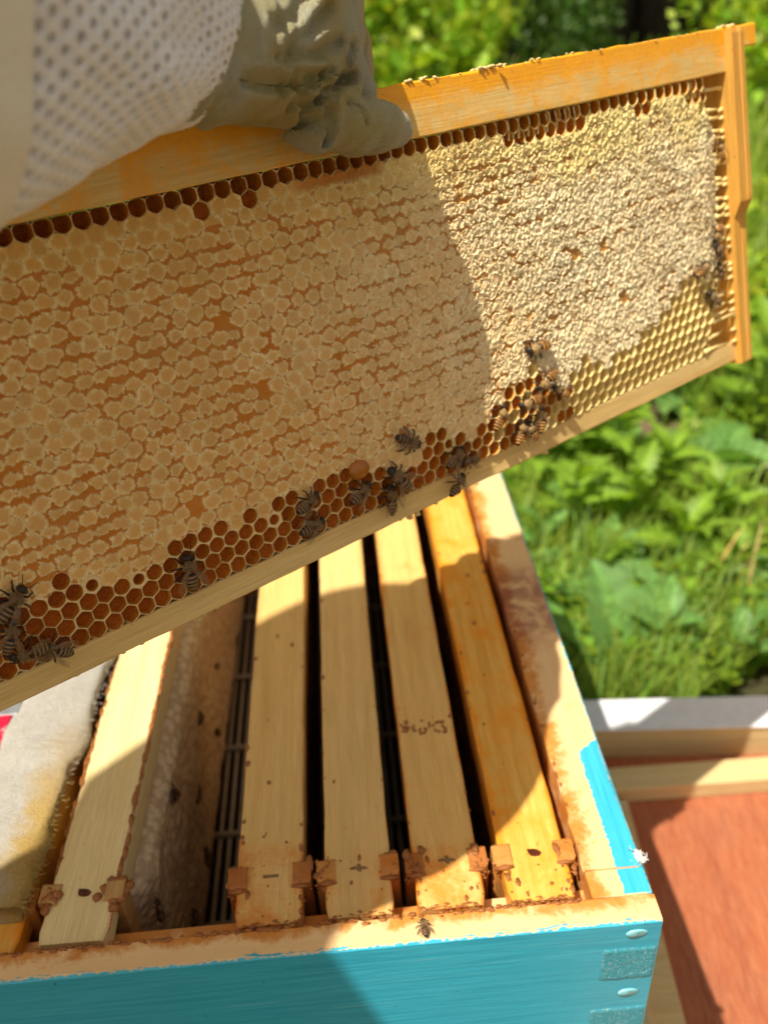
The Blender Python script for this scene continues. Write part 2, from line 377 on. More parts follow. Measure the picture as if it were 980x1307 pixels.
def frame_parts(par, mats, comb, bulge=10, long=True, tilt=0, notch=True, seed=1):
    # local: x along the frame (0 at the near end bar's outer face, negative into the box), y across, z up (0 = top)
    top, end = mats
    b = MB()
    V = []; nx = 90; hw = 13.4; xsn = np.linspace(-448-17, 17, nx)
    for i, x in enumerate(xsn):
        lug = x > .2 or x < -448.2
        zb = -9.6 if lug else -19
        rg = lambda k: (vn(np.array(x*.06+k*9), np.array(seed*3.), 2)-.5)*.55
        endr = 0.0
        if x > 14: endr = (x-14)*.45
        pr = [(-hw+.7+endr, 0), (hw-.7-endr, 0), (hw-endr, -.7), (hw-endr, zb), (-hw+endr, zb), (-hw+endr, -.7)]
        for k, (y, z) in enumerate(pr): V.append((x, y+rg(k), z+(rg(k+9)*.25 if k in (0,1,2,5) else 0)))
    b.add(V, [(i*6+k, i*6+(k+1) % 6, (i+1)*6+(k+1) % 6, (i+1)*6+k) for i in range(nx-1) for k in range(6)] + [tuple(range(6))[::-1], tuple((nx-1)*6+k for k in range(6))])
    b.build('top_bar', top, par)
    for x0 in (0, -438.5):
        b = MB()                             # end bar: two posts beside the top bar, body below
        tz = [.9+.9*rng.random() for _ in range(4)]
        pol = [(-16.9, tz[0]), (-9.4, tz[1]), (-9, -19.5), (9, -19.5), (9.4, tz[2]), (16.9, tz[3]), (17.4, -34), (17.5, -80), (11, -85), (11, -158), (-11, -158), (-11, -85), (-17.5, -80), (-17.4, -34)]
        V = []
        for x_, q in ((x0+.5, 1.0), (x0-.6, 0), (x0-8.4, 0), (x0-9.6, 1.0)):
            for (y_, z_) in pol: V.append((x_+(rng.random()-.5)*.6*(z_ > -10), y_*(1-q/20), z_-q*(z_ > 0)))
        K = len(pol)
        b.add(V, [(i*K+k, (i+1)*K+k, (i+1)*K+(k+1) % K, i*K+(k+1) % K)[::-1] for i in range(3) for k in range(K)]+[tuple(range(K))[::-1], tuple(3*K+k for k in range(K))])
        b.build('end_bar', end, par)
    b = MB(); b.box((-9.6, -9.5, -149.5), (-438.4, 9.5, -159), bev=.6); b.build('bottom_bar', end, par)
    # comb
    nx, nz_ = 96, 30
    for_sides = []
    V = []
    for sg in (1, -1):
        for i in range(nx):
            for k in range(nz_):
                x = -11-(427.)*i/(nx-1); z = -19.2-130*k/(nz_-1)
                edge = min(i, nx-1-i)/5.; edge = min(1, edge); ed2 = min(1, (k+.25)/1.6); ed3 = min(1, (nz_-1-k)/3.)
                y = sg*(3+(bulge-3)*edge**.5*ed2*max(ed3, 0)**.5 + (fbm(np.array(x*.06), np.array(z*.06+sg*31), seed)-.5)*4)
                V.append((x, y, z))
    Q = nx*nz_
    Fc = [(i*nz_+k, (i+1)*nz_+k, (i+1)*nz_+k+1, i*nz_+k+1)[::-1] for i in range(nx-1) for k in range(nz_-1)]
    Fc += [tuple(Q+q for q in f[::-1]) for f in Fc]
    b = MB(); b.add(V, Fc); b.build('comb', comb, par, smooth=True)
def staple(par, kind, x, y, mt):
    b = MB()
    if kind == 'cross':
        for dx_, dy_, r_ in ((0, 0, 1.3), (1.1, .2, .8), (-1.4, -.1, .9), (.1, 1.9, 1.0), (-.2, -1.8, .95), (.3, 3.0, .6), (0, -3.0, .7)): b.blob((x+dx_, y+dy_, .02), (r_, r_*1.15, .22), 8, 0, int(10*r_+dy_*3+20), .3)
    elif kind == 'bar': b.box((x-.9, y-3.4, -.2), (x+.9, y+3.2, .12), bev=.2); b.blob((x, y-2.2, .02), (1.1, 1.4, .2), 8, 0, 3, .3)
    else: b.blob((x, y, .1), (2.2, 2.8, .8), 8, 0, 3, .35)
    b.build('staple_mark', mt, par)
M['mark'] = plain('rust_brown_mark', (.30,.16,.07), .6, .3)
LUGM = [M['lug'], wood('dark_propolis_end_wood', (.46,.19,.045), (.40,.15,.03), (.28,.06,.01), .7, 2, None, 14.)]
M['gob'] = plain('dark_propolis_gob', (.10,.022,.008), .3, .5)
specs = [(-42.1, 'bar1', 'hive frame with orange stained top bar beside the right wall of the box', 'gob', 0.0),
         (-78.3, 'bar2', 'hive frame with pale top bar crossed by a band of brown dots', 'cross', 0.0),
         (-114.6, 'bar3', 'hive frame with clean pale top bar, left of the one with brown dots', 'cross', 0.0),
         (-150.6, 'bar4', 'hive frame with pale top bar on the right edge of the wide dark gap', 'bar', 0.0)]
for i, (x, mt, lab, mk, rz) in enumerate(specs):
    fr = thing('hive_frame', lab, 'hive frame', (x, 32, -2.6-(i == 0)*.5), -math.pi/2+rz, 'frames standing in the open box')
    frame_parts(fr, (M[mt], LUGM[i % 2]), M['comb_dark'], 10, seed=i*5+2)
    b = MB()
    for sg in (-1, 1):
        for k in range(9):
            e = rng.random(); xx = .9-11.5*rng.random(); yy = sg*(9.6+7.6*rng.random()); r = .35+rng.random()**2*1.3
            b.blob((xx, yy, 1.0), (r*(.8+1.4*rng.random()), r*(.7+.8*rng.random()), r*.45), 8, 0, k+i*50, .5)
        for k in range(16): r = .4+.6*rng.random(); b.blob((.9+rng.normal()*.8, sg*(9+8*rng.random()), -.5-4*rng.random()), (r, r*1.3, r), 7, 0, k, .4)
        b.tube([(1.2, sg*8.8, -.1), (1.5, sg*12.5, .2+rng.random()*.5), (.9, sg*16.6, -.6)], [.5, .9+rng.random()*.7, .5], 7)
    for k in range(24): b.blob((16.5+rng.normal()*.6, -12+24*rng.random(), -.3), (.6, 1.5, .5), 6, 0, k, .4)
    b.build('propolis_lumps', M['propolis'], fr, smooth=True, kind='stuff')
    if mk: staple(fr, mk, -4.6, .5, M['mark'] if mk != 'gob' else M['gob'])
fr6 = thing('hive_frame', 'hive frame with cream top bar edged in brown, grey comb on its right side', 'hive frame', (-226.5, 32, -2.2), -math.pi/2-.012, 'frames standing in the open box')
frame_parts(fr6, (M['bar6'], M['dark_wood']), M['comb_grey'], 20, seed=31)
staple(fr6, 'gob', -4.6, .5, M['gob'])
b = MB()                                     # ragged propolis ridge down both edges and round the end bars
for sgn, n_ in ((1, 260), (-1, 110)):
    for i in range(n_):
        x = -8-rng.random()**.9*300; r = .5+rng.random()*.9
        b.blob((x, sgn*13.4+rng.normal()*.4, -.3), (r*3.2, r*.85, r*.5), 6, 0, i+77, .3)
for i in range(26): b.blob((-5+rng.normal()*3, 13.+rng.normal()*2.6, .3), (2.6, 2.2, .9), 7, 0, i+7, .4)
for i in range(12): b.blob((-4+rng.normal()*2.6, -14+rng.normal()*1.6, .4), (2.6, 2.0, 1.1), 7, 0, i+7, .4)
b.build('propolis_ridge', M['propolis'], fr6, smooth=True, kind='stuff')
fr7 = thing('hive_frame', 'orange stained hive frame in the box corner, mostly under the white cloth', 'hive frame', (-262, 32, -5), -math.pi/2, 'frames standing in the open box')
frame_parts(fr7, (M['bar1'], M['lug']), M['comb_dark'], 10, seed=41)
# small crumbs of wax and propolis scattered on the bars and the front rim
for i, (x_, n_) in enumerate(((-42.1, 70), (-78.3, 40), (-114.6, 34), (-150.6, 50))):
    b = MB()
    for k in range(n_):
        y = 18+rng.random()**1.8*260; e = rng.random() < .6; xx = x_+(rng.choice([-12.6, 12.6])+rng.normal()*.5 if e else rng.normal()*6)
        if rng.random() < .35: y = 22+rng.random()*20; xx = x_+rng.choice([-12, 12])+rng.normal()*2.2
        r = .3+rng.random()**2*.9; b.blob((xx, y, -2.5-(i == 0)*.5), (r, r*(1+rng.random()*1.5), r*.4), 6, 0, k, .35)
    tag(b.build('propolis_crumbs', M['propolis'], None, True), kind='stuff')
# brown dots across the second bar, small spots on the rim and the bars
b = MB()
for i in range(34):
    b.blob((-78.3-12+rng.random()*24, 110+rng.normal()*3.2, -2.55), (.9, 1.3, .35), 6, 0, i, .4)
tag(b.build('propolis_spots', M['propolis'], None, True), 'band of small brown propolis dots across the second top bar from the right wall', 'propolis')
# ------------------------------------------------------------------ white cloth folded over the left frames
t = NT('white_cotton_cloth')
X = t.xyz(t.coord()); n1 = t.noise(t.coord((.08,.08,.08)), 1, 6, .65, .4); n2 = t.noise(t.coord((.9,.9,.9)), 1, 4, .7)
yl = t.mr(t.math('ADD', t.math('ADD', X[0], t.math('MULTIPLY', X[1], -.045)), t.math('MULTIPLY', n1, 26.)), -258., -238.)
yl = t.math('MULTIPLY', yl, t.mr(X[1], 150., 60.))
c = t.mix(t.ramp(n1, [(.3, 0.), (.7, 1.)]), (.66,.64,.57), (.56,.53,.45))
c = t.mix(yl, c, t.mix(n2, (.42,.20,.02), (.86,.66,.24)))
vo = t.n('TexVoronoi'); t.L(t.coord((.9,.5,.9)), vo.inputs['Vector'])
t.bump(t.math('ADD', t.math('ADD', n2, vo.outputs[0]), t.math('MULTIPLY', n1, 4.)), .8, .0012)
M['cloth'] = t.fin(c, .85, .15)
b = MB(); V = []; ny = 150; xs_ = [(-287, -9), (-286.5, -2), (-284.5, 2.5), (-280, 4.5), (-272, 5.0), (-264, 5.2), (-256, 5.0), (-250, 4.4), (-247, 3.0), (-245.5, .2), (-245.5, -3), (-247, -6), (-250, -6.5)]
for i in range(ny):
    y = 28+440*(i/(ny-1))**1.3
    for k, (x, z) in enumerate(xs_):
        dx = (y-60)*.055 + (fbm(np.array(y*.05), np.array(k*.2), 4)-.5)*6*(.4 if k < 8 else 1) + (vn(np.array(y*.6), np.array(k*2.), 6)-.5)*1.0
        cut = max(0, (-250-x))*-.35 if i == 0 else 0
        V.append((x+dx, y+(rng.random()-.5)*1.5*(i == 0)+cut*0, z+(fbm(np.array(y*.04), np.array(x*.09), 5)-.5)*3.5+1))
K = len(xs_)
b.add(V, [(i*K+k, (i+1)*K+k, (i+1)*K+k+1, i*K+k+1)[::-1] for i in range(ny-1) for k in range(K-1)] + [tuple(range(K))])
cl = b.build('cover_cloth', M['cloth'], None, True); tag(cl, 'thick white cotton cloth with yellow stained edge folded over the leftmost frames', 'cloth')
b = MB()
for i in range(260):
    y = 28+rng.random()**1.5*150; x = -245.8+(y-60)*.055+rng.normal()*1.2; z = 1+rng.normal()*2.4
    d = np.array([.5+rng.random()*.9, rng.normal()*.8, rng.normal()*.9-.2])
    b.tube([(x-1, y, z), np.array([x, y, z])+d*.5, np.array([x, y, z])+d], .13, 3, caps=False)
b.build('frayed_edge', M['cloth'], cl, kind='stuff')
# ------------------------------------------------------------------ red hive tool on the left rim
t = NT('red_enamel'); n1 = t.noise(t.coord((.1,.1,.1)), 1, 6, .7, .8); n2 = t.noise(t.coord((.4,.4,.4)), 1, 4, .6)
t.bump(n2, .2, .0004)
M['red'] = t.fin(t.mix(t.ramp(t.math('ADD', n1, t.math('MULTIPLY', n2, .2)), [(.68, 0.), (.76, .7)]), (.52,.012,.045), (.5,.42,.40)), .33, .5)
M['steel'] = plain('scuffed_steel', (.50,.52,.54), .35, .5, .4, .12, Metallic=.6)
ht = thing('hive_tool', 'flat red hive tool with bare grey steel end lying beyond the white cloth', 'hive tool', (-296, 128, 2.2), 0.02)
b = MB(); b.box((-30, -50, 0), (16, 8, 3), bev=.7); b.build('painted_handle', M['red'], ht)
b = MB(); b.box((-30, 8.05, .2), (19, 60, 2.6), bev=.7); b.build('steel_blade', M['steel'], ht)
# ------------------------------------------------------------------ the held frame of honey
held = thing('hive_frame', 'large wooden frame of capped honeycomb held up by the gloved hand above the box', 'honey frame', mat=FM)
def fbox(bb, u0, v0, w0, u1, v1, w1, bev=.5): bb.box(F(u0, v0, w0), F(u1, v1, w1), bev=bev)
b = MB(); V = []; nx = 170; us = np.linspace(-465, 17.2, nx)
for i, u in enumerate(us):
    lug = u > .3 or u < -448.3; vb = 9.4 if lug else 19
    rg = lambda k: (vn(np.array(u*.12+k*9), np.array(2.), 2)-.5)
    hw = 13.5-(1.2 if lug else 0)
    pr = [(.55, -hw), (0, -hw+.8), (0, hw-.8), (.6, hw), (vb-.5, hw), (vb, hw-.5), (vb, -hw+.5), (vb-.5, -hw)]
    for k, (v, w) in enumerate(pr): V.append(F(u, v+(rg(k)*.7 if k < 4 else rg(k)*.25), w+rg(k+9)*.3))
b.add(V, [(i*8+k, i*8+(k+1) % 8, (i+1)*8+(k+1) % 8, (i+1)*8+k) for i in range(nx-1) for k in range(8)]+[tuple(range(8))[::-1], tuple((nx-1)*8+k for k in range(8))])
b.build('top_bar', M['top_held'], held)
b = MB(); V = []; us = np.linspace(-438.6, -9.3, nx)
for i, u in enumerate(us):
    rg = lambda k: (vn(np.array(u*.1+k*9), np.array(5.), 2)-.5)
    for k, (v, w) in enumerate([(149.6, -9.5), (149.6, 9.1), (150.0, 9.5), (158.6, 9.5), (159, 9.1), (159, -9.5)]): V.append(F(u, v+rg(k)*.45, w+rg(k+9)*.3))
b.add(V, [(i*6+k, i*6+(k+1) % 6, (i+1)*6+(k+1) % 6, (i+1)*6+k) for i in range(nx-1) for k in range(6)]+[tuple(range(6))[::-1], tuple((nx-1)*6+k for k in range(6))])
b.build('bottom_bar', M['bottom_held'], held)
for u0 in (0, -438.5):
    b = MB()
    prf = [(1.0, 17.2), (3, 17.6), (40, 17.4), (76, 17.6), (78.5, 17.5), (86, 13.4), (120, 13.2), (160.5, 13.2), (161.2, 12.4)]   # v, half width
    V = []
    for v, hw in prf:
        for (du, sg) in ((0, 1), (-3.2, 1), (-3.5, .975), (-5.2, .975), (-5.5, 1), (-9.5, 1), (-9.5, -1), (0, -1)):
            j = (vn(np.array(v*.2+du), np.array(sg*3.), 4)-.5)*.5
            V.append(F(u0+du+j, v, hw*sg+j))
    K = 8
    b.add(V, [(i*K+k, i*K+(k+1) % K, (i+1)*K+(k+1) % K, (i+1)*K+k)[::-1] for i in range(len(prf)-1) for k in range(K)]+[tuple(range(K)), tuple((len(prf)-1)*K+k for k in range(K))[::-1]])
    b.build('end_bar', M['end_held'], held)
# crumbs of wax along the top edge and under the bottom bar, at the corner
b = MB()
for i in range(150):
    u = -205+rng.random()*205; r = .15+rng.random()*.3
    b.blob(F(u, .1+rng.random()*.3, 12.6+rng.normal()*.5), (r*1.5, r, r*.8), 6, 0, i, .4)
for uc, n_, sc_ in ((-196, 9, 1.), (-188, 5, .8), (-160, 12, 1.1), (-153, 10, 1.), (-132, 5, .7), (-110, 3, .6), (-4, 12, 1.2)):
    for i in range(n_): b.blob(F(uc+rng.normal()*2.6, -.1-rng.random()*.5, 12+rng.normal()*1.2), (1.1*sc_, .8*sc_, .6*sc_), 6, 0, i+3, .5)
for i in range(60):
    u = -400+rng.random()*330; b.blob(F(u, 159.1, 8+rng.normal()), (.9, .4, .3), 6, 0, i, .4)
for uc in (-330, -232, -228, -152): b.blob(F(uc, 160.3, 7), (1.6, 1., 1.5), 6, 0, 4, .5)
b.build('burr_wax', M['wax'], held, True, kind='stuff')
# ---- honeycomb
PT = 6.006; PR = PT*.8660254
ROWS = range(-22, 3)
VB = [(-440,122),(-388,119),(-381,127),(-366,126),(-358,130),(-350,133),(-339,132),(-328,129),(-320,131),(-309,131),(-299,130),(-292,131),(-282,129),(-280,134),(-273,130),(-266,130),(-259,126),(-249,128),(-247,134),(-239,136),(-227,137),(-219,129),(-205,132),(-198,138),(-188,134),(-177,125),(-164,121),(-156,119),(-144,133),(-131,127),(-124,125),(-110,130),(-96,128),(-87,129),(-80,123),(-68,119),(-56,112),(-43,108),(-30,107),(-10,108)]
VBu = [p[0] for p in VB]; VBv = [p[1] for p in VB]
URv = [10, 18, 24, 38, 49, 71, 105, 130, 150]; URu = [-34, -30, -24, -18, -15, -15, -18, -24, -34]
def w0(u, v):                                # the comb's general surface
    w = 11.6+(fbm(u*.018, v*.022, 21)-.5)*3.0
    w = w - 1.6*sst(134, 148, v) - 2.5*sst(-30, -16, u)
    return w
def hjit(r, c, k):
    return _h(r+500, c+500, 60+k)-.5
def cap_field(u, v, r, c):
    """height above w0 and cap mask at points belonging to lattice cell (r, c)"""
    wu = u+1.9*(fbm(u*.40, v*.40, 31)-.5)+.9*(vn(u*1.2, v*1.2, 35)-.5); wv = v+1.9*(fbm(u*.40, v*.40, 32)-.5)+.9*(vn(u*1.2, v*1.2, 36)-.5)
    best = np.full(u.shape, -9.); up = np.zeros(u.shape)
    gapn = .5*fbm(u*.045, v*.06, 41)+.5*fbm(u*.13, v*.16, 42)
    full = np.maximum(sst(124, 131, v), sst(40, 24, v))
    full = np.maximum(full, sst(-200, -140, u)*.35)
    for dr in (-1, 0, 1):
        for dc in (-1, 0, 1):
            rr = r+dr; cc = c+dc
            cu = -364.8+PT*(cc-.5*(np.abs(rr) % 2)) + hjit(rr, cc, 0)*1.3; cv = 136+PR*rr + hjit(rr, cc, 1)*1.0-.4
            sz = 1+.26*hjit(rr, cc, 2)
            ru = (3.22+.5*full)*sz; rv = (2.66+1.1*full+2.6*(gapn-.5)+.5*hjit(rr, cc, 3))*sz
            miss = hjit(rr, cc, 4) > .494
            rv = np.where(wv > cv, rv*(.93+.42*(vn(u*.9+rr*7., v*.25, 44)-.5)), rv*1.05)
            d = np.sqrt(((wu-cu)/ru)**2+((wv-cv)/rv)**2)
            q = np.where(miss & (full < .5), -9., 1-d)
            b_ = q > best; best = np.where(b_, q, best); up = np.where(b_, (cv-wv)/rv, up)
    braw = best
    best = best+.17*(fbm(u*2.1, v*2.1, 57)-.5)
    mask = sst(-.03, .09, best); mh = sst(-.38, .30, braw)
    wet = sst(5, 2, np.abs(v-24.5))*sst(-256, -250, u)*sst(-214, -220, u)
    mask = mask*(1-wet); mh = mh*(1-wet)
    rt = sst(-290, -120, u+(fbm(u*.03, v*.03, 95)-.5)*60)
    crest = np.exp(-((braw-.13)/.10)**2)*(.34+.30*np.clip(up, 0, 1))
    h = -.15+mh*(.36+.34*np.clip(braw, 0, 1)+.9*crest)
    a = .7*u+.7*v; bb = .7*u-.7*v
    rid = 1-np.abs(2*fbm(a*.60, bb*.34, 51, 2)-1); rid2 = 1-np.abs(2*vn(a*1.5, bb*1.1, 52)-1)
    h = h+(rid-.72)*(.3+.62*rt)+(rid2-.5)*(.10+.16*rt)+rt*mh*(.55*np.clip(braw, 0, 1)+.52*np.exp(-((braw-.16)/.11)**2))
    h = h+.34*(fbm(u*1.2, v*1.2, 53)-.5)*(.8+.5*rt)
    return h, mask, best, rt, wet, rid
def w_cap(u, v, r, c): return w0(u, v)+cap_field(u, v, r, c)[0]
cells = []
for r in ROWS:
    for c in range(-13, 60):
        cu = -364.8+PT*(c-.5*(abs(r) % 2)); cv = 136+PR*r
        if cu < -437 or cu > np.interp(cv, URv, URu)-2: continue
        vb = np.interp(cu, VBu, VBv)
        op = cv > vb+hjit(np.array(r), np.array(c), 8)*2.6
        if r == -22: op = True
        if r == -21 and (hjit(np.array(r), np.array(c), 9) > .36 or -150 < cu < -106 or -78 < cu < -62): op = True
        if cu > -62 and cv < 34 and cu > -52+ (cv-20)*1.5: op = True
        cells.append((r, c, cu, cv, bool(op)))
def depth_of(u, v, w): return float((Rcw.T @ (hp(u, v, w)-CAM))[2])
t = NT('comb_wax')
at = t.n('VertexColor', layer_name='tint')
n1 = t.noise(t.coord((1.1,1.1,1.1)), 1, 4, .7); n2 = t.noise(t.coord((.05,.05,.05)), 1, 5, .6)
c = t.mix(t.ramp(n2, [(.35, 0.), (.68, .28)]), at.outputs[0], (.70,.42,.12))
t.bump(n1, .22, .0005)
M['capping'] = t.fin(c, .52, .28)
t = NT('honey_wax_wall'); n1 = t.noise(t.coord((.7,.7,.7)), 1, 4, .6)
X = t.xyz(t.coord()); rt_ = t.mr(X[0], -250., -140.)
c = t.mix(rt_, (.86,.64,.30), (.88,.70,.28)); c = t.mix(t.ramp(n1, [(.45, 0.), (.8, .5)]), c, (.55,.34,.10)); t.bump(n1, .3, .0003)
M['wall'] = t.fin(c, .42, .45)
t = NT('honey'); n1 = t.noise(t.coord((.25,.25,.25)), 1, 3, .5); n2 = t.noise(t.coord((.012,.012,.012)), 1, 3, .5)
t.bump(t.noise(t.coord((.55,.55,.55)), 1, 4, .6), .9, .0030)
M['honey'] = t.fin(t.mix(n2, (.46,.095,.004), (.60,.17,.008)), .07, .4)
t = NT('empty_cell_floor'); n1 = t.noise(t.coord((.5,.5,.5)), 1, 4, .6); t.bump(n1, .4, .0004)
M['cellfloor'] = t.fin(t.mix(n1, (.60,.30,.04), (.80,.52,.13)), .4, .4)
M['foundation'] = plain('foundation_wax', (.50,.24,.05), .45, .4, .5, .2)
b = MB(); nx, nv = 110, 30; V = []
for sg in (0, 1):
    for i in range(nx):
        for k in range(nv):
            v = 19.2+130.2*k/(nv-1); uR = np.interp(v, URv, URu); u = -438.4+(uR+438.4)*i/(nx-1)
            e = min(1, (nx-1-i)/2.)
            V.append(F(u, v, (1.5 if sg == 0 else -10.5*e-1*(1-e)-(fbm(np.array(u*.2), np.array(v*.2), 3)-.5)*3)))
Q = nx*nv
Fc = [(i*nv+k, (i+1)*nv+k, (i+1)*nv+k+1, i*nv+k+1)[::-1] for i in range(nx-1) for k in range(nv-1)]; Fc += [tuple(Q+q for q in f[::-1]) for f in Fc]
Fc += [((nx-1)*nv+k, (nx-1)*nv+k+1, Q+(nx-1)*nv+k+1, Q+(nx-1)*nv+k) for k in range(nv-1)]
b.add(V, Fc)
for i in range(24):                          # wax bridges from the comb's edge to the end bar
    v = 27+i*5.2+rng.normal()*1.4; uR = float(np.interp(v, URv, URu)); ln = (-9.7-uR)
    if ln < 1: continue
    fr_ = .55+.5*rng.random(); tip = (uR+ln*min(1, fr_*1.02))
    b.tube([F(uR-3, v, 9.5), F(uR+ln*.3, v+.3, 9.2+rng.normal()*.5), F(tip, v+rng.normal()*.8, 9.2+rng.normal()*1.2)], [1.5, .8, .35 if tip < -11 else .9], 6)
    b.tube([F(-9.9, v+1, 10.2), F(-11.5-rng.random()*1.5, v+1+rng.normal()*.5, 9.6)], [1.3, .25], 6)
for i in range(14):                          # ties up to the top bar in the recesses
    u = -36+i*1.3 if i < 6 else -150+(i-6)*5.5
    b.tube([F(u, 19.1, 10), F(u+.3, 23, 10.3), F(u-1.2, 27, 10.8)], [.7, .35, .6], 6)
foundation = b.build('honeycomb', M['wall'], held, True)
# cap patches
def hexpatch(n):
    P = {}; L = []
    for q in range(-n, n+1):
        for r in range(max(-n, -q-n), min(n, -q+n)+1): P[(q, r)] = len(L); L.append((q, r))
    T_ = []
    for (q, r) in L:
        a, b_, c_ = P.get((q+1, r)), P.get((q, r+1)), P.get((q+1, r-1))
        i = P[(q, r)]
        if a is not None and b_ is not None: T_.append((i, a, b_))
        if a is not None and c_ is not None: T_.append((i, c_, a))
    e1 = np.array([math.cos(math.pi/6), math.sin(math.pi/6)]); e2 = np.array([0, 1.])     # corners point up and down after rotation
    R_ = PT/math.sqrt(3)
    A = math.pi/2-math.pi/6
    X_ = np.array([q*np.array([math.cos(math.pi/6), math.sin(math.pi/6)])+r*np.array([0, 1.]) for q, r in L])/n*R_
    # flat-top lattice rotated so that a corner points along v
    edge = [P[k] for k in L if max(abs(k[0]), abs(k[1]), abs(k[0]+k[1])) == n]
    edge.sort(key=lambda i: math.atan2(X_[i][1], X_[i][0]))
    K0 = len(L)
    T_ += [(edge[i], K0+i, K0+(i+1) % len(edge)) for i in range(len(edge))] + [(edge[i], K0+(i+1) % len(edge), edge[(i+1) % len(edge)]) for i in range(len(edge))]
    return X_, T_, edge
def cap_mesh_data(cs, n):
    X_, T_, edge = hexpatch(n); m_ = len(cs)
    r = np.repeat(np.array([q[0] for q in cs])[:, None], len(X_), 1); c = np.repeat(np.array([q[1] for q in cs])[:, None], len(X_), 1)
    u = np.array([q[2] for q in cs])[:, None]+X_[None, :, 0]; v = np.array([q[3] for q in cs])[:, None]+X_[None, :, 1]
    v = np.clip(v, 19.25, 149.4)
    h, mk, best, rt, wet, rid = cap_field(u, v, r, c); w = w0(u, v)+h
    e = .12
    wu_ = (w_cap(u+e, v, r, c)-w)/e; wv_ = (w_cap(u, v+e, r, c)-w)/e
    nrm = np.stack([-wu_, -np.ones_like(w), wv_], -1)
    nrm = np.stack([-wu_, -np.ones_like(w), -(-wv_)], -1)
    nrm /= np.linalg.norm(nrm, axis=-1, keepdims=True)
    topz = sst(58, 28, v+(fbm(u*.05, v*.05, 61)-.5)*30)
    cream = np.array([.86,.575,.215])*(1-rt[..., None])+np.array([.92,.82,.52])*rt[..., None]
    ty = np.array([.78,.50,.12])*(1-rt[..., None])+np.array([.90,.74,.22])*rt[..., None]
    cream = cream*(1-topz[..., None]*.7)+ty*topz[..., None]*.7
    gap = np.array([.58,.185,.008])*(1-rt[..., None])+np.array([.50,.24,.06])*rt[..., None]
    rim_ = (np.exp(-((best-.12)/.09)**2)*mk*(.80-.35*rt)*(.6+.6*_h(r+3, c+9, 12)))[..., None]  # whiter dry wax edge, plus the bright rim highlight put into the colour
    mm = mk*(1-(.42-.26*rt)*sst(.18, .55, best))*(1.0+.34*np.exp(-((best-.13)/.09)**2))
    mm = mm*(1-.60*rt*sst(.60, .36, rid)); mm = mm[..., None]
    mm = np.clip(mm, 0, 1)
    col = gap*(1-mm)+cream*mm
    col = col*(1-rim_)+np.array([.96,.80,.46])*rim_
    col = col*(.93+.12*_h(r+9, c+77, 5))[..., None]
    P = np.stack([u, -w, -v], -1)
    sk = P[:, edge].copy(); sk[..., 1] += 3.2
    P = np.concatenate([P, sk], 1); nrm = np.concatenate([nrm, nrm[:, edge]], 1); col = np.concatenate([col, col[:, edge]], 1)
    T_ = np.array(T_)
    a = P[0, T_[0, 0]]; b_ = P[0, T_[0, 1]]; c_ = P[0, T_[0, 2]]
    if np.cross(b_-a, c_-a)[1] > 0: T_ = T_[:, ::-1]
    return P, nrm, np.clip(col, 0, 1), T_
capped = sorted([q for q in cells if not q[4]], key=lambda q: depth_of(q[2], q[3], 12))
visible = [q for q in capped if q[2] > -402]
near = visible[:300]; ns = set((q[0], q[1]) for q in near); far = [q for q in capped if (q[0], q[1]) not in ns]
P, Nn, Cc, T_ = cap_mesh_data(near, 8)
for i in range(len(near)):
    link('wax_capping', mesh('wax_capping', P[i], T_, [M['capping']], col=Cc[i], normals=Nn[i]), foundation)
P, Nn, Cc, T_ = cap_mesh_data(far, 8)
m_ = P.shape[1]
link('wax_capping', mesh('wax_cappings', P.reshape(-1, 3), (T_[None]+(np.arange(len(far))*m_)[:, None, None]).reshape(-1, 3), [M['capping']], col=Cc.reshape(-1, 3), normals=Nn.reshape(-1, 3)), foundation, kind='stuff')
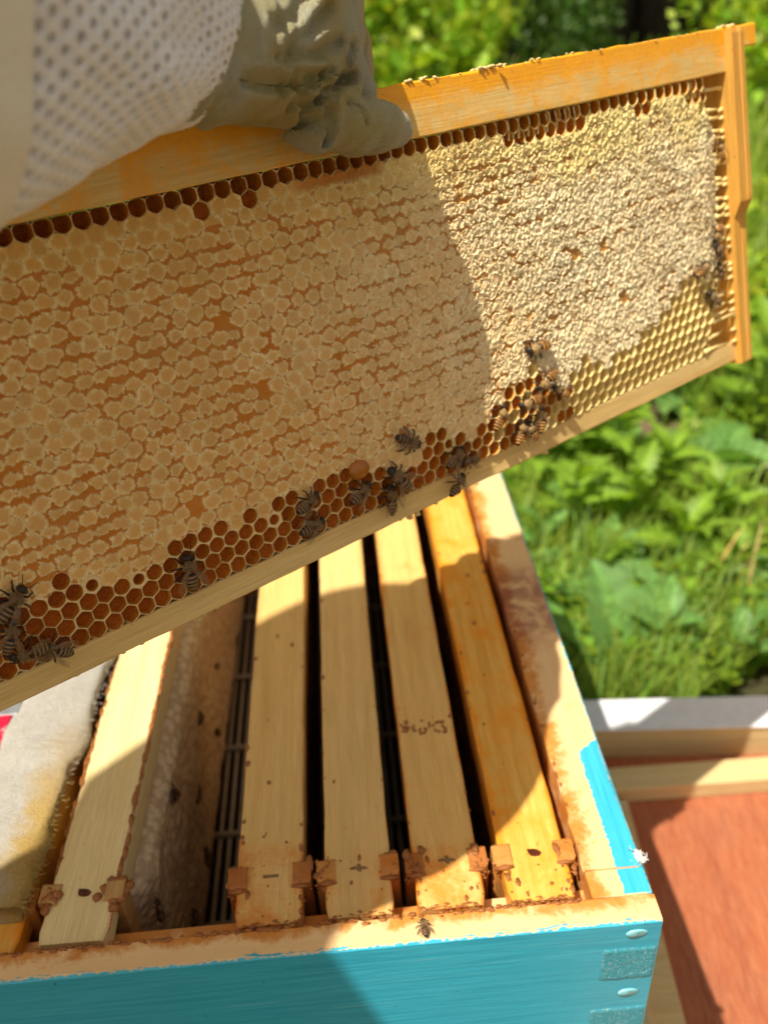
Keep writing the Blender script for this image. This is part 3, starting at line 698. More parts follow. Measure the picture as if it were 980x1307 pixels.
# open cells
def cell_data(q):
    r, c, cu, cv, _ = q; n = 24
    rg = np.random.default_rng((r+40)*997+c+50)
    right = cu > -150+rg.normal()*14 and r > -21
    an = (np.arange(n)+0)/n*2*math.pi; R_ = PT/math.sqrt(3)
    hexr = R_*math.cos(math.pi/6)/np.cos(((an+math.pi/6-math.pi/6) % (math.pi/3))-math.pi/6)
    hexa = R_*.8660254/np.cos(((an) % (math.pi/3))-math.pi/6)      # corners at 0,60.. -> rotate by 90
    vb = np.interp(cu, VBu, VBv); nearcap = (cv-vb) < 6 and r > -20
    small = rg.random() < .12 and nearcap
    rnd = .85 if nearcap else .35
    if r <= -21: rnd = .6
    fs = .62 if small else (.88 if nearcap else .925)
    dep = (7.5+rg.random()*2 if right else 1.6+rg.random()*2.2)
    if r == -22: dep = 5.5+rg.random()*2
    ou, ov = rg.normal()*.12, rg.normal()*.12
    V = []; base = float(w0(np.array(cu), np.array(cv)))
    crest = .25 if right else .05
    rings = [(1.0, 0, crest, 0), (.965*(fs/.9) if not small else .7, .5*rnd, crest+.12, 0), (fs, rnd, -.25, 0), (fs*.97, rnd, -dep*.5, 0), (fs*.96, rnd, -dep, 0), (fs*.9, rnd, -dep-.12, 1), (fs*.45, 1, -dep-.45, 1)]
    circ = R_*.93
    for (f, k, dw, _m) in rings:
        rad = (hexa*(1-k)+circ*k)*f
        oo = 0 if f == 1 else 1
        uu = cu+rad*np.cos(an+math.pi/2)+ou*oo; vv = np.clip(cv+rad*np.sin(an+math.pi/2)+ov*oo, 19.25, 149.45)
        ww = (w0(uu, vv) if dw > -1 else base)+dw + (0.6 if r == -22 and dw > -1 else 0)
        V += [F(a, b2, c2) for a, b2, c2 in zip(uu, vv, np.broadcast_to(ww, uu.shape))]
    V.append(F(cu, min(max(cv, 19.3), 149.4), base-dep-.5))
    Fc = []; mi = []
    for i in range(len(rings)-1):
        for k in range(n): Fc.append((i*n+k, i*n+(k+1) % n, (i+1)*n+(k+1) % n, (i+1)*n+k)); mi.append((1 if not right else 2) if i >= 4 else (3 if i >= 2 and not right else 0))
    for k in range(n): Fc.append(((len(rings)-1)*n+k, (len(rings)-1)*n+(k+1) % n, len(rings)*n)); mi.append(1 if not right else 2)
    V = np.array(V); f = Fc[n]; nn = np.cross(V[f[1]]-V[f[0]], V[f[2]]-V[f[0]])
    if nn[1] > 0: Fc = [g[::-1] for g in Fc]
    return V, Fc, mi
opens = sorted([q for q in cells if q[4]], key=lambda q: depth_of(q[2], q[3], 12)-(0 if q[2] > -402 else -999))
M['amber'] = plain('honey_soaked_wall', (.64,.24,.02), .3, .4, .3, .5)
mats3 = [M['wall'], M['honey'], M['cellfloor'], M['amber']]
rest = MB()
for i, q in enumerate(opens):
    V, Fc, mi = cell_data(q)
    if i < 300: link('open_cell', mesh('open_cell', V, Fc, mats3, mi), foundation)
    else:
        rest.V.append(V); rest.F += [[k+rest.n for k in f] for f in Fc]; rest.M += mi; rest.n += len(V)
if rest.n: rest.build('open_cell', mats3, foundation, True, kind='stuff')
print('caps', len(capped), 'open', len(opens))
b = MB(); b.blob(F(-254, 130.5, 12.2), (4.8, 2.2, 4.0), 16, 0, 3, .03)
M['queencup'] = plain('translucent_orange_wax', (.46,.15,.012), .25, .5, .3, .3)
b.build('wax_dome', M['queencup'], foundation, True)
# ------------------------------------------------------------------ honey bees
def bee_mat(name, dark, light, thorax):
    t = NT(name); X = t.xyz(t.coord()); n1 = t.noise(t.coord((1.2,1.2,1.2)), 1, 3, .6)
    x = t.math('ADD', X[0], t.math('MULTIPLY', t.math('SUBTRACT', n1, .5), .35))
    ph = t.math('FRACT', t.math('MULTIPLY', t.math('ADD', x, 8.), 1/1.35))
    band = t.mr(ph, .58, .72)
    band = t.math('MULTIPLY', band, t.mr(x, -6.4, -5.6))
    ab = t.mix(band, dark, light)
    th = t.mix(t.ramp(n1, [(.35, 0.), (.7, 1.)]), thorax, tuple(q*.35 for q in thorax))
    c = t.mix(t.mr(x, -.6, -.1), ab, th); c = t.mix(t.mr(x, 3.7, 4.1), c, (.02,.014,.009))
    t.bump(n1, .6, .0006)
    return t.fin(c, .38, .45)
BM = [bee_mat('dark_bee_body', (.022,.013,.007), (.30,.155,.05), (.20,.11,.04)), bee_mat('amber_bee_body', (.022,.011,.005), (.74,.32,.05), (.48,.30,.11))]
M['beeleg'] = plain('bee_leg', (.030,.015,.007), .4, .4); M['beehair'] = plain('bee_hair', (.50,.36,.17), .7, .2)
t = NT('bee_wing'); tr = t.n('BsdfTransparent'); mx = t.n('MixShader'); t.fin((.26,.16,.08), .22, .7)
wv = t.n('TexWave'); t.L(t.coord((.5,.9,.5)), wv.inputs[0]); wv.inputs['Distortion'].default_value = 6
t.L(t.mr(wv.outputs['Fac'], .0, .12, .85, .26), mx.inputs[0]); t.L(tr.outputs[0], mx.inputs[1]); t.L(t.p.outputs[0], mx.inputs[2]); t.L(mx.outputs[0], t.out.inputs[0]); M['wing'] = t.m
def bee_meshes(kind):
    b = MB(); n = 14
    prof = [(-7.1,.12,-.2),(-6.8,.62,-.15),(-6.2,1.15,-.1),(-5.75,1.45,0),(-5.55,1.40,0),(-4.8,1.85,.1),(-4.4,2.0,.1),(-4.2,1.95,.1),(-3.4,2.22,.15),(-3.05,2.28,.15),(-2.85,2.2,.15),(-2.0,2.25,.15),(-1.7,2.15,.1),(-1.5,2.05,.1),(-.8,1.45,0),(-.35,.85,0),(0,.62,0),(.3,1.0,.1),(.8,1.75,.25),(1.6,2.15,.35),(2.4,2.15,.35),(3.1,1.7,.2),(3.6,.95,0),(3.85,.72,-.1),(4.1,1.15,-.25),(4.5,1.6,-.35),(5.1,1.6,-.5),(5.6,1.15,-.75),(5.95,.55,-1.0),(6.05,.08,-1.1)]
    V = []
    for x, r, zc in prof:
        ry, rz_ = (r*1.0, r*.88) if x < 3.7 else (r*1.08, r*.72+.2*(r > .5))
        V += [(x, ry*math.cos(a), zc+rz_*math.sin(a)) for a in np.arange(n)/n*2*math.pi]
    b.add(V, [(i*n+k, (i+1)*n+k, (i+1)*n+(k+1) % n, i*n+(k+1) % n)[::-1] for i in range(len(prof)-1) for k in range(n)]+[tuple(range(n)), tuple((len(prof)-1)*n+k for k in range(n))[::-1]], 0)
    for sg in (-1, 1):
        b.blob((4.75, sg*1.35, -.35), (.62, .42, .85), 8, 1, 1, 0)
        for x0, x1, x2, y2, ln in ((2.9, 4.4, 5.6, 3.4, 0), (1.6, 1.8, 1.2, 5.2, 0), (.6, -1.6, -3.2, 4.9, 0)):
            b.tube([(x0, sg*.9, -1.3), (x1*.6+x0*.4, sg*2.6, -.6), (x1, sg*(y2*.8), -.9), ((x1+x2)/2, sg*y2*.95, -2.0), (x2, sg*y2, -2.5)], [.34, .36, .42 if x0 < 1 else .28, .24, .13], 5, 1)
        b.tube([(5.6, sg*.45, -.2), (6.3, sg*1.1, .35), (7.6, sg*1.9, -.1), (8.4, sg*2.3, -.6)], [.16, .14, .13, .11], 4, 1)
    rg = np.random.default_rng(4)
    for i in range(150):
        a = rg.random()*math.pi; x = .3+rg.random()*3.0; r = 2.05 if .9 < x < 2.9 else 1.5
        p = np.array([x, r*math.cos(a), .3+r*.88*math.sin(a)]); d = np.array([rg.normal()*.25, math.cos(a), math.sin(a)])*(.45+.3*rg.random())
        b.tube([p, p+d], [.07, .02], 3, 2, caps=False)
    for i in range(60):
        a = rg.random()*math.pi; x = -1.3-rg.random()*4.5; r = float(np.interp(x, [q[0] for q in prof], [q[1] for q in prof]))
        p = np.array([x, r*math.cos(a), .1+r*.86*math.sin(a)]); b.tube([p, p+np.array([-.45, .1*math.cos(a), .25])], [.05, .02], 3, 2, caps=False)
    body = mesh('bee_body', np.concatenate(b.V), b.F, [BM[kind], M['beeleg'], M['beehair']], b.M)
    ws = []
    for ln, wd, x0, ang, z in ((9.2, 3.1, 1.6, .20, 2.3), (6.4, 2.1, .6, .38, 1.9)):
        for sg in (-1, 1):
            V = []; m_ = 9
            for i in range(m_+1):
                tt = i/m_; hw = wd*.5*math.sin(math.pi*min(1, tt*.93+.05))**.6*(.35+.65*tt**.6)
                cx = -ln*tt; 
                for s_ in (-1, -.3, .4, 1):
                    yy = s_*hw+.15*ln*tt*(1-tt); x_, y_ = cx, sg*yy
                    ca, sa = math.cos(ang*-sg), math.sin(ang*-sg)
                    V.append((x0+x_*ca-y_*sa, sg*.9+x_*sa+y_*ca, z-.10*tt*ln*.5+.25*math.sin(tt*3)-abs(s_)*.12))
            ws.append(mesh('wing', V, [(i*4+k, i*4+k+1, (i+1)*4+k+1, (i+1)*4+k) for i in range(m_) for k in range(3)], [M['wing']]))
    return body, ws
BEE = [bee_meshes(0), bee_meshes(1)]
def bee(kind, label, mat, group, sc=1.0, spread=0.0, wings=True):
    t = thing('honey_bee', label, 'bee', group=group, mat=mat @ Matrix.Scale(sc, 4))
    link('body', BEE[kind][0], t)
    for i, w_ in enumerate(BEE[kind][1]):
        o = link('wing', w_, t); sg = -1 if i % 2 == 0 else 1
        o.rotation_euler = (0, 0, -sg*spread*(1+.4*(i < 2)))
    return t
def on_held(u, v, ang, w, roll=0, pitch=0): return FM @ Matrix.Translation(Vector(F(u, v, w))*S) @ Matrix(((1,0,0,0),(0,0,-1,0),(0,1,0,0),(0,0,0,1))) @ Matrix.Rotation(ang, 4, 'Z') @ Matrix.Rotation(pitch, 4, 'Y') @ Matrix.Rotation(roll, 4, 'X')
BL = [  # u, v, heading, length, kind, lift, wing spread, label
 (-387,125,0.62,14.7,0,0,.1,'dark bee with raised antennae, topmost of the lower left corner cluster'),
 (-391,134,1.05,12.5,0,1.5,.2,'dark striped bee in the lower left corner cluster, leftmost under the topmost bee'),
 (-388,141,3.06,12.8,0,3.0,.1,'dark banded bee in the middle of the lower left corner cluster'),
 (-380,145,2.44,12.1,0,.8,.2,'brown bee resting its tail on the bottom bar at the lower left cluster'),
 (-330,140,1.47,14.3,0,0,.25,'lone dark bee head up at the edge of the bottom bar below the open cells'),
 (-279,134,0.40,12.0,0,0,.1,'dark bee above its neighbour on the capped edge, left of the orange wax dome'),
 (-279,144,0.10,12.6,0,0,.2,'dark bee at the bottom bar directly below the bee left of the orange wax dome'),
 (-256,139,0.42,12.6,0,.3,.1,'dark bee just under the orange wax dome, heading up right'),
 (-238,140,2.15,15.2,0,1.0,.3,'big dark bee pointing up left, right of the orange wax dome'),
 (-243,147,1.45,13.5,0,0,.3,'dark bee hanging over the bottom bar with legs to the left'),
 (-230,127,-0.59,14.0,0,0,.05,'lone dark bee on the cappings above the row of round honey cells'),
 (-209,141,0.50,12.6,0,1.5,.1,'striped bee on top of the pair beside the shadow edge'),
 (-201,146,2.9,11.3,0,0,.1,'bee with sunlit tail touching two others beside the shadow edge'),
 (-210,153,0.60,12.3,0,1.0,.9,'bee hanging below the bottom bar edge with one wing spread down'),
 (-154,111,3.10,14.2,1,0,.1,'amber bee alone at the top of the sunlit cluster, head to the left'),
 (-153,126,-2.67,13.5,1,.6,.1,'banded bee with tail up in the upper right of the sunlit cluster'),
 (-145,133,2.4,11.0,1,.0,.2,'bee with brown wings at the right end of the sunlit cluster'),
 (-167,131,-3.11,12.9,1,2.6,.1,'large orange banded bee in the middle of the sunlit cluster'),
 (-182,133,0.85,12.7,1,.3,.1,'orange striped bee at the left end of the sunlit cluster, tail down left'),
 (-160,141,1.26,12.4,1,1.2,.3,'striped bee at the lower right of the sunlit cluster'),
 (-172,143,0.95,12.0,1,1.0,.4,'bee with shining pinkish wings at the bottom of the sunlit cluster'),
 (-165,145,1.98,11.2,1,.2,.2,'bee on the sunlit bottom bar, lowest of the cluster'),
 (-14,53,1.63,9.5,1,-1.,.3,'small bee high on the right comb edge beside the end bar'),
 (-22,91,-2.4,11.5,1,0,.2,'amber bee with tail up, topmost of the cluster on the right comb edge'),
 (-25,99,2.15,11.1,0,1.6,.5,'brown bee with blurred wings in the middle of the right edge cluster'),
 (-38,105,0.35,13.0,1,.6,.2,'amber bee with dark tail to the lower left in the right edge cluster'),
 (-22,109,1.82,10.4,0,.4,.3,'dark bee at the bottom of the right edge cluster, touching the end bar'),
 (-30,121,2.3,11.5,0,0,.6,'small brown bee alone below the right edge cluster'),
]
for (u, v, a, ln, k, lift, sp, lab) in BL:
    bee(k, lab, on_held(u, v, a, float(w0(np.array(float(u)), np.array(float(v))))+2.9+lift, rng.normal()*.12, rng.normal()*.06), 'bees on the held frame', ln/13.3, sp)
def world_bee(lab, x, y, z, ang, k=0, sc=.95, tilt=(0,0), group='bees inside the open box'):
    bee(k, lab, Matrix.Translation(Vector((x, y, z))*S) @ Matrix.Rotation(tilt[0], 4, 'Y') @ Matrix.Rotation(tilt[1], 4, 'X') @ Matrix.Rotation(ang, 4, 'Z'), group, sc, .15)
for lab, y, z, a in (('dark bee near the top of the grey comb in the gap', 190, -62, 1.3), ('dark bee on the grey comb beside the cream bar, halfway along', 112, -35, .4), ('dark bee walking on the lower grey comb near the front of the box', 50, -38, 2.9), ('second dark bee on the lower grey comb, right of the other', 47, -62, .2), ('dark bee in the shade at the middle of the grey comb edge', 150, -80, 1.6)):
    world_bee(lab, -203.6, y, z, a, tilt=(math.pi/2, 0))
for lab, y, z, a in (('dark bee low on the grey comb, nearest the excluder wires', 92, -108, 1.2), ('dark bee at the lower edge of the grey comb, halfway into the gap', 140, -122, 2.6), ('dark bee low on the grey comb just in front of the held frame', 225, -110, .5), ('dark bee on the grey comb edge behind the held frame bottom bar', 260, -84, 4.1)):
    world_bee(lab, -203.8, y, z, a, tilt=(math.pi/2, 0))
world_bee('dark bee on the side of the bar next to the wide gap', -137.6, 190, -20, 1.5, tilt=(math.pi/2, 0), sc=.8)
world_bee('black dead looking bee lying on the front rim of the box', -90.5, 5.2, 1.9, 1.65, 0, .62, group=None)
# ------------------------------------------------------------------ smooth bodies from a distance field (surface nets)
def surface_nets(fn, lo, hi, h):
    lo = np.array(lo, float); n = np.ceil((np.array(hi)-lo)/h).astype(int)+1
    ax = [lo[i]+h*np.arange(n[i]) for i in range(3)]
    X, Y, Z = np.meshgrid(*ax, indexing='ij'); D = fn(X, Y, Z)
    I = D < 0
    cnt = np.zeros(np.array(D.shape)-1); pos = np.zeros(cnt.shape+(3,))
    sl = lambda o: tuple(slice(o[i], D.shape[i]-1+o[i]) for i in range(3))
    for a in range(3):
        for o in ((0,0), (0,1), (1,0), (1,1)):
            o0 = [0,0,0]; k = [i for i in range(3) if i != a]; o0[k[0]] = o[0]; o0[k[1]] = o[1]; o1 = list(o0); o1[a] = 1
            d0, d1 = D[sl(o0)], D[sl(o1)]; cr = (d0 < 0) != (d1 < 0)
            t_ = np.where(cr, d0/np.where(cr, d0-d1, 1), 0)
            for i in range(3): pos[..., i] += np.where(cr, o0[i]+(t_ if i == a else 0), 0)
            cnt += cr
    act = cnt > 0; idx = -np.ones(cnt.shape, int); idx[act] = np.arange(act.sum())
    ii = np.argwhere(act); V = lo+h*(ii+pos[act]/cnt[act][:, None])
    Fc = []
    for a in range(3):
        k = [(a+1) % 3, (a+2) % 3]
        s0 = [slice(0, D.shape[i]) for i in range(3)]; s0[a] = slice(0, D.shape[a]-1); s1 = list(s0); s1[a] = slice(1, D.shape[a])
        for i in k: s0[i] = slice(1, D.shape[i]-1); s1[i] = slice(1, D.shape[i]-1)
        A, B_ = I[tuple(s0)], I[tuple(s1)]
        for cond, flip in ((A & ~B_, False), (~A & B_, True)):
            p = np.argwhere(cond)
            for i in k: p[:, i] += 1
            def g(da, db): q = p.copy(); q[:, k[0]] -= da; q[:, k[1]] -= db; return idx[q[:, 0], q[:, 1], q[:, 2]]
            f = np.stack([g(1,1), g(0,1), g(0,0), g(1,0)], 1)
            Fc.append(f[:, ::-1] if flip else f)
    return V, np.concatenate(Fc)
def capsule(X, Y, Z, a, b, ra, rb):
    a = np.array(a, float); b = np.array(b, float); d = b-a; L2 = d@d+1e-9
    t_ = np.clip(((X-a[0])*d[0]+(Y-a[1])*d[1]+(Z-a[2])*d[2])/L2, 0, 1)
    return np.sqrt((X-a[0]-t_*d[0])**2+(Y-a[1]-t_*d[1])**2+(Z-a[2]-t_*d[2])**2)-(ra+(rb-ra)*t_)
def smin(a, b, k):
    h = np.clip(.5+.5*(b-a)/k, 0, 1); return b*(1-h)+a*h-k*h*(1-h)
def chains(X, Y, Z, chs, k):
    D = None
    for ch in chs:
        kk = ch[0] if not isinstance(ch[0], tuple) else k; pts = ch[1:] if not isinstance(ch[0], tuple) else ch
        d = None
        for p, q in zip(pts[:-1], pts[1:]):
            e = capsule(X, Y, Z, p[:3], q[:3], p[3], q[3]); d = e if d is None else np.minimum(d, e) if False else smin(d, e, 1.5)
        D = d if D is None else smin(D, d, kk)
    return D
def onheld(px, py, w):                       # where a sight line meets the plane w of the held frame -> u, v
    d = FW.T @ (Rcw @ np.array([(px-490)/1150, (py-653.5)/1150, 1.])); o = FW.T @ (CAM-W0); k = (-w-o[2])/d[2]; q = o+k*d
    return float(q[0]), float(q[1])
def G(px, py, w, r): u, v = onheld(px, py, w); x, y, z = F(u, v, w); return (x, y, z, r)
GL = [
 [4., G(372,124,34,9.5), G(398,146,33,10.8), G(436,158,30,10.3), G(478,163,27,9.6), G(497,164,25,8.2)],          # thumb in front of the bar
 [2., G(340,118,36,9), G(372,122,37,9), G(404,124,35,8)],                                               # folds at the thumb root
 [1.5, G(418,112,34,6), G(412,132,39,5.2), G(394,160,38,4.6)],
 [1.2, G(440,112,30,6.5), G(436,136,35,5), G(426,166,36,4)],
 [1.2, G(386,100,38,7), G(378,122,40,5.5), G(372,140,37,4)],
 [.8, G(262,148,45,3.8), G(300,142,46,4.0), G(345,130,45,3.8), G(384,126,43,3.2)],
 [2.5, G(268,118,40,9), G(310,112,40,10), G(352,108,38,9), G(392,104,34,8)],
 [5., G(285,60,45,17), G(330,55,32,22), G(375,50,22,22), G(405,30,14,17)],
 [4., G(330,-30,30,26), G(390,-20,14,18), G(425,15,6,10), G(447,60,4,8), G(452,90,4,8)],
 [4., G(430,95,14,11), G(448,118,12,9.5)],
 [5., G(330,55,32,20), G(240,60,58,19), G(190,60,66,18)],
]
for u0 in (-237, -256, -275, -293): GL.append([3., F(u0, -16, -2)+(9.5,), F(u0+1, -10, -23)+(9.2,), F(u0+3, 10, -26)+(8.6,), F(u0+4, 28, -22)+(7.6,)])
def gq(*pp):
    o = []
    for (px, py) in pp: u, v = onheld(px, py, 40); o.append((F(u, v, 40)[0], F(u, v, 40)[2]))
    return o
GR = [(gq((300,96),(350,105),(414,98)), 1.0, 1.0), (gq((250,128),(300,124),(352,116),(392,112)), 1.3, 1.6), (gq((376,140),(392,134),(410,116)), 1.8, 1.3), (gq((398,128),(413,148),(419,178)), 2.2, 1.5), (gq((368,136),(384,154),(404,160)), 1.6, 1.3), (gq((322,92),(372,80),(424,58)), 1.3, 1.6), (gq((318,84),(360,58),(396,20)), 1.2, 1.8),
      (gq((414,124),(436,104),(458,96)), 2.4, 1.5), (gq((440,130),(462,134),(474,158)), .8, .8), (gq((396,100),(404,118),(398,130)), 1.5, 1.2), (gq((424,108),(440,90),(446,60)), 1.4, 1.5), (gq((300,60),(340,40),(372,0)), 1.0, 1.8), (gq((345,112),(365,128),(352,140)), 1.2, 1.3)]
def glove_sdf(X, Y, Z):
    D = chains(X, Y, Z, GL, 4)
    a = X*.8-Z*.6; b_ = X*.6+Z*.8
    for (pl, dp, wd) in GR:
        e = None
        for p, q in zip(pl[:-1], pl[1:]):
            ax_, az_ = p; bx_, bz_ = q; dx_, dz_ = bx_-ax_, bz_-az_
            t_ = np.clip(((X-ax_)*dx_+(Z-az_)*dz_)/(dx_*dx_+dz_*dz_), 0, 1); f = (X-ax_-t_*dx_)**2+(Z-az_-t_*dz_)**2
            e = f if e is None else np.minimum(e, f)
        D = D+np.where(Y < -12, dp*1.7*np.exp(-e/wd**2), 0)-np.where(Y < -12, dp*.7*np.exp(-(np.sqrt(e)-wd*2.1)**2/wd**2), 0)
    # soft wrinkles that run round the fingers, and shallow pores
    D = D+1.0*(1-np.abs(2*fbm(a*.085+Y*.03, b_*.03, 71)-1))**4*1.9+.5*(1-np.abs(2*fbm(a*.2+Y*.03, b_*.09, 75)-1))**4-.2+.35*(fbm(X*.22+Y*.1, Z*.22, 73)-.5)
    return D
t = NT('grey_goat_leather')
n1 = t.noise(t.coord((.035,.035,.035)), 1, 6, .65, .6); n2 = t.noise(t.coord((1.3,1.3,1.3)), 1, 4, .65)
n3 = t.noise(t.coord((.03,.03,.03), loc=(8,3,1)), 1, 5, .6)
vo = t.n('TexVoronoi'); t.L(t.coord((.75,.75,.75)), vo.inputs['Vector'])
c = t.mix(t.ramp(n1, [(.38, 0.), (.62, 1.)]), (.74,.74,.60), (.76,.70,.42))
c = t.mix(t.ramp(n3, [(.42, 0.), (.60, .85)]), c, (.66,.54,.17))
c = t.mix(t.ramp(n2, [(.55, 0.), (.75, .45)]), c, (.24,.22,.16))
vo2 = t.n('TexVoronoi', feature='DISTANCE_TO_EDGE'); t.L(t.coord((.28,.28,.28)), vo2.inputs['Vector'])
c = t.mix(t.ramp(vo2.outputs[0], [(.0, .30), (.06, 0.)]), c, (.20,.18,.12))
t.bump(t.math('ADD', t.math('ADD', t.math('MULTIPLY', vo.outputs[0], .8), n2), t.math('MULTIPLY', t.mr(vo2.outputs[0], 0., .12), .5)), .9, .0013)
M['leather'] = t.fin(c, .55, .4)
M['thread'] = plain('dark_stitching', (.05,.06,.07), .7, .2)
person = thing('person', 'person in white mesh bee suit and grey leather glove holding up the honey frame', 'person', (-700, -150, -400))
PI_ = Matrix.Translation(Vector((-700, -150, -400))*S).inverted()
pts_ = np.array([p[:3] for ch in GL for p in (ch if isinstance(ch[0], tuple) else ch[1:])])
V, Fc = surface_nets(glove_sdf, pts_.min(0)-30, pts_.max(0)+30, 1.15)
glove = link('glove', mesh('glove', V, Fc, [M['leather']]), person); glove.matrix_local = PI_ @ FM
b = MB()                                     # stitched seam along the palm edge
sp_ = [(298,99,46), (318,105,49), (345,109,48.5), (372,111,46), (396,107,43), (412,102,40)]
for i in range(42):
    q = i/42*(len(sp_)-1); k = int(q); f = q-k; P0 = np.array(sp_[k])*(1-f)+np.array(sp_[min(k+1, 5)])*f
    q2 = q+.062; k2 = min(int(q2), 4); f2 = q2-k2; P1 = np.array(sp_[k2])*(1-f2)+np.array(sp_[k2+1])*f2
    # drop the stitch on to the leather
    ends = []
    for P_ in (P0, P1):
        w = 70.
        for _ in range(200):
            u, v = onheld(P_[0], P_[1], w); x = np.array([[[F(u, v, w)[0]]]]); y = np.array([[[F(u, v, w)[1]]]]); z = np.array([[[F(u, v, w)[2]]]])
            d_ = float(glove_sdf(x, y, z)[0, 0, 0])
            if d_ < .15: break
            w -= max(.2, d_*.8)
        ends.append(F(u, v, w))
    b.tube(ends, .22, 5)
o = b.build('stitching', M['thread'], glove, True)
# sleeve: a blousing tube of spacer mesh with real holes over a lining
SL = [(282,86,262,9), (270,74,257,12), (252,60,252,17), (228,46,244,23), (194,32,234,27.5), (150,16,222,31), (100,0,211,34), (45,-8,200,36), (-20,-14,190,39), (-120,-20,176,44), (-420,-30,150,50)]
SP = np.array([np.r_[camw(*p[:3]), p[3]] for p in SL])
sl_end = SP[-1, :3]
SP = np.concatenate([SP, [[-318, -62, 360, 50], [-412, -152, 452, 55], [-470, -235, 545, 64]]])
SD = np.r_[0, np.cumsum(np.linalg.norm(np.diff(SP[:, :3], axis=0), axis=1))]
def sleeve_pt(s, th, off=0.0, big=0.0):
    s = np.asarray(s, float)
    C = np.stack([np.interp(s, SD, SP[:, i]) for i in range(3)], -1)
    ds = 14.
    for e in (-ds, ds, -2*ds, 2*ds): C = C+np.stack([np.interp(np.clip(s+e, 0, SD[-1]), SD, SP[:, i]) for i in range(3)], -1)
    C /= 5
    Tn = np.stack([np.interp(np.clip(s+25, 0, SD[-1]), SD, SP[:, i])-np.interp(np.clip(s-25, 0, SD[-1]), SD, SP[:, i]) for i in range(3)], -1)
    Tn /= np.linalg.norm(Tn, axis=-1, keepdims=True)
    A = np.cross(Tn, np.array([0, 0, 1.])); A /= np.linalg.norm(A, axis=-1, keepdims=True); B_ = np.cross(Tn, A)
    r = np.interp(s, SD, SP[:, 3])+big
    fold = (fbm(s*.030+4, np.cos(th)*1.6+9, 81)-.5)*8+(fbm(s*.03, np.sin(th)*2.2+9, 83)-.5)*8
    r = r+fold*sst(5, 60, s)+off
    return C+r[..., None]*(np.cos(th)[..., None]*A+np.sin(th)[..., None]*B_)
M['spacer'] = plain('white_spacer_mesh', (.95,.94,.94), .75, .25, .08, .5)
M['lining'] = plain('suit_lining', (.82,.77,.74), .85, .1, .15, .4)
M['cotton'] = plain('cream_cotton_twill', (.88,.84,.72), .8, .15, .1, .9)
s_band = 105.
stepS, nT = 6.2, 58
rows = int((s_band+8)/(stepS/2)); V = []; Fc = []; nv = 0
s_list = []; 
base_r = 45.
for i in range(rows+1):
    for k in range(nT):
        s0 = 6+i*stepS/2; th0 = (k+(.5 if i % 2 else 0))*2*math.pi/nT
        s_list.append((s0, th0))
sl = np.array(s_list); nh = 12; an = np.arange(nh)/nh*2*math.pi
dT = 2*math.pi/nT
# diamond/hexagon outline that tiles: corners (+-S/2.., ) -> use brick hexagon in (s, theta)
hx = np.array([(stepS/3, 0), (stepS/6, .5), (-stepS/6, .5), (-stepS/3, 0), (-stepS/6, -.5), (stepS/6, -.5)])
out12 = []
for i in range(6): out12 += [hx[i], (hx[i]+hx[(i+1) % 6])/2]
out12 = np.array(out12)
var = rng.random(len(sl))*.22+.86
og = sl[:, None, :]+out12[None]*np.array([1, dT]); ing = sl[:, None, :]+out12[None]*np.array([1, dT])*.54*var[:, None, None]*np.array([1.05, 1.0])
mid = sl[:, None, :]+out12[None]*np.array([1, dT])*.80
PO = sleeve_pt(og[..., 0], og[..., 1], -.1); PM = sleeve_pt(mid[..., 0], mid[..., 1], .35); PI2 = sleeve_pt(ing[..., 0], ing[..., 1], -.15); PD = sleeve_pt(ing[..., 0], ing[..., 1], -1.5)
V = np.concatenate([PO, PM, PI2, PD], 1).reshape(-1, 3); Fc = []
fb = [(r_*12+i, r_*12+(i+1) % 12, (r_+1)*12+(i+1) % 12, (r_+1)*12+i) for r_ in range(3) for i in range(12)]
Fc = (np.array(fb)[None]+(np.arange(len(sl))*48)[:, None, None]).reshape(-1, 4)
sleeve = link('sleeve', mesh('sleeve', V, Fc, [M['spacer']]), person); sleeve.matrix_local = PI_
def tube_part(name, mt, s0, s1, off, big=0., par=sleeve, ns=120, nt=96, ripple=0):
    ss = np.linspace(s0, s1, ns); tt = np.arange(nt)/nt*2*math.pi; Sg, Tg = np.meshgrid(ss, tt, indexing='ij')
    P_ = sleeve_pt(Sg, Tg, off, big).reshape(-1, 3)
    Fq = [(i*nt+k, (i+1)*nt+k, (i+1)*nt+(k+1) % nt, i*nt+(k+1) % nt) for i in range(ns-1) for k in range(nt)]
    return link(name, mesh(name, P_, Fq, [mt]), par)
tube_part('lining', M['lining'], 3, s_band+6, -1.7)
tube_part('upper_sleeve', M['cotton'], s_band, SD[-1], .7, 1.5)
# ------------------------------------------------------------------ rest of the beekeeper, leaning in from the left
BP = [
 [40., (-500,-245,560,74), (-620,-250,520,108), (-760,-260,400,120), (-860,-260,240,128)],
 [30., (-520,-350,520,58), (-560,-450,420,52), (-500,-500,300,44), (-430,-520,230,38)],
 [30., (-470,-235,545,62), (-560,-240,560,80)],
 [40., (-860,-190,220,100), (-830,-170,-60,78), (-850,-170,-370,60), (-770,-175,-385,42)],
 [40., (-870,-340,220,100), (-860,-360,-60,78), (-880,-360,-370,60), (-800,-365,-385,42)],
 [20., (-470,-215,620,58), (-430,-140,690,52)],
 [15., (-400,-90,728,80), (-392,-84,755,80)],
]
def body_sdf(X, Y, Z): return chains(X, Y, Z, BP, 30)+5*(fbm(X*.02+Y*.011, Z*.02, 91)-.5)
V, Fc = surface_nets(body_sdf, (-1020,-600,-440), (-280,60,870), 11)
body = link('suit', mesh('suit', V, Fc, [M['cotton']]), person); body.matrix_local = PI_
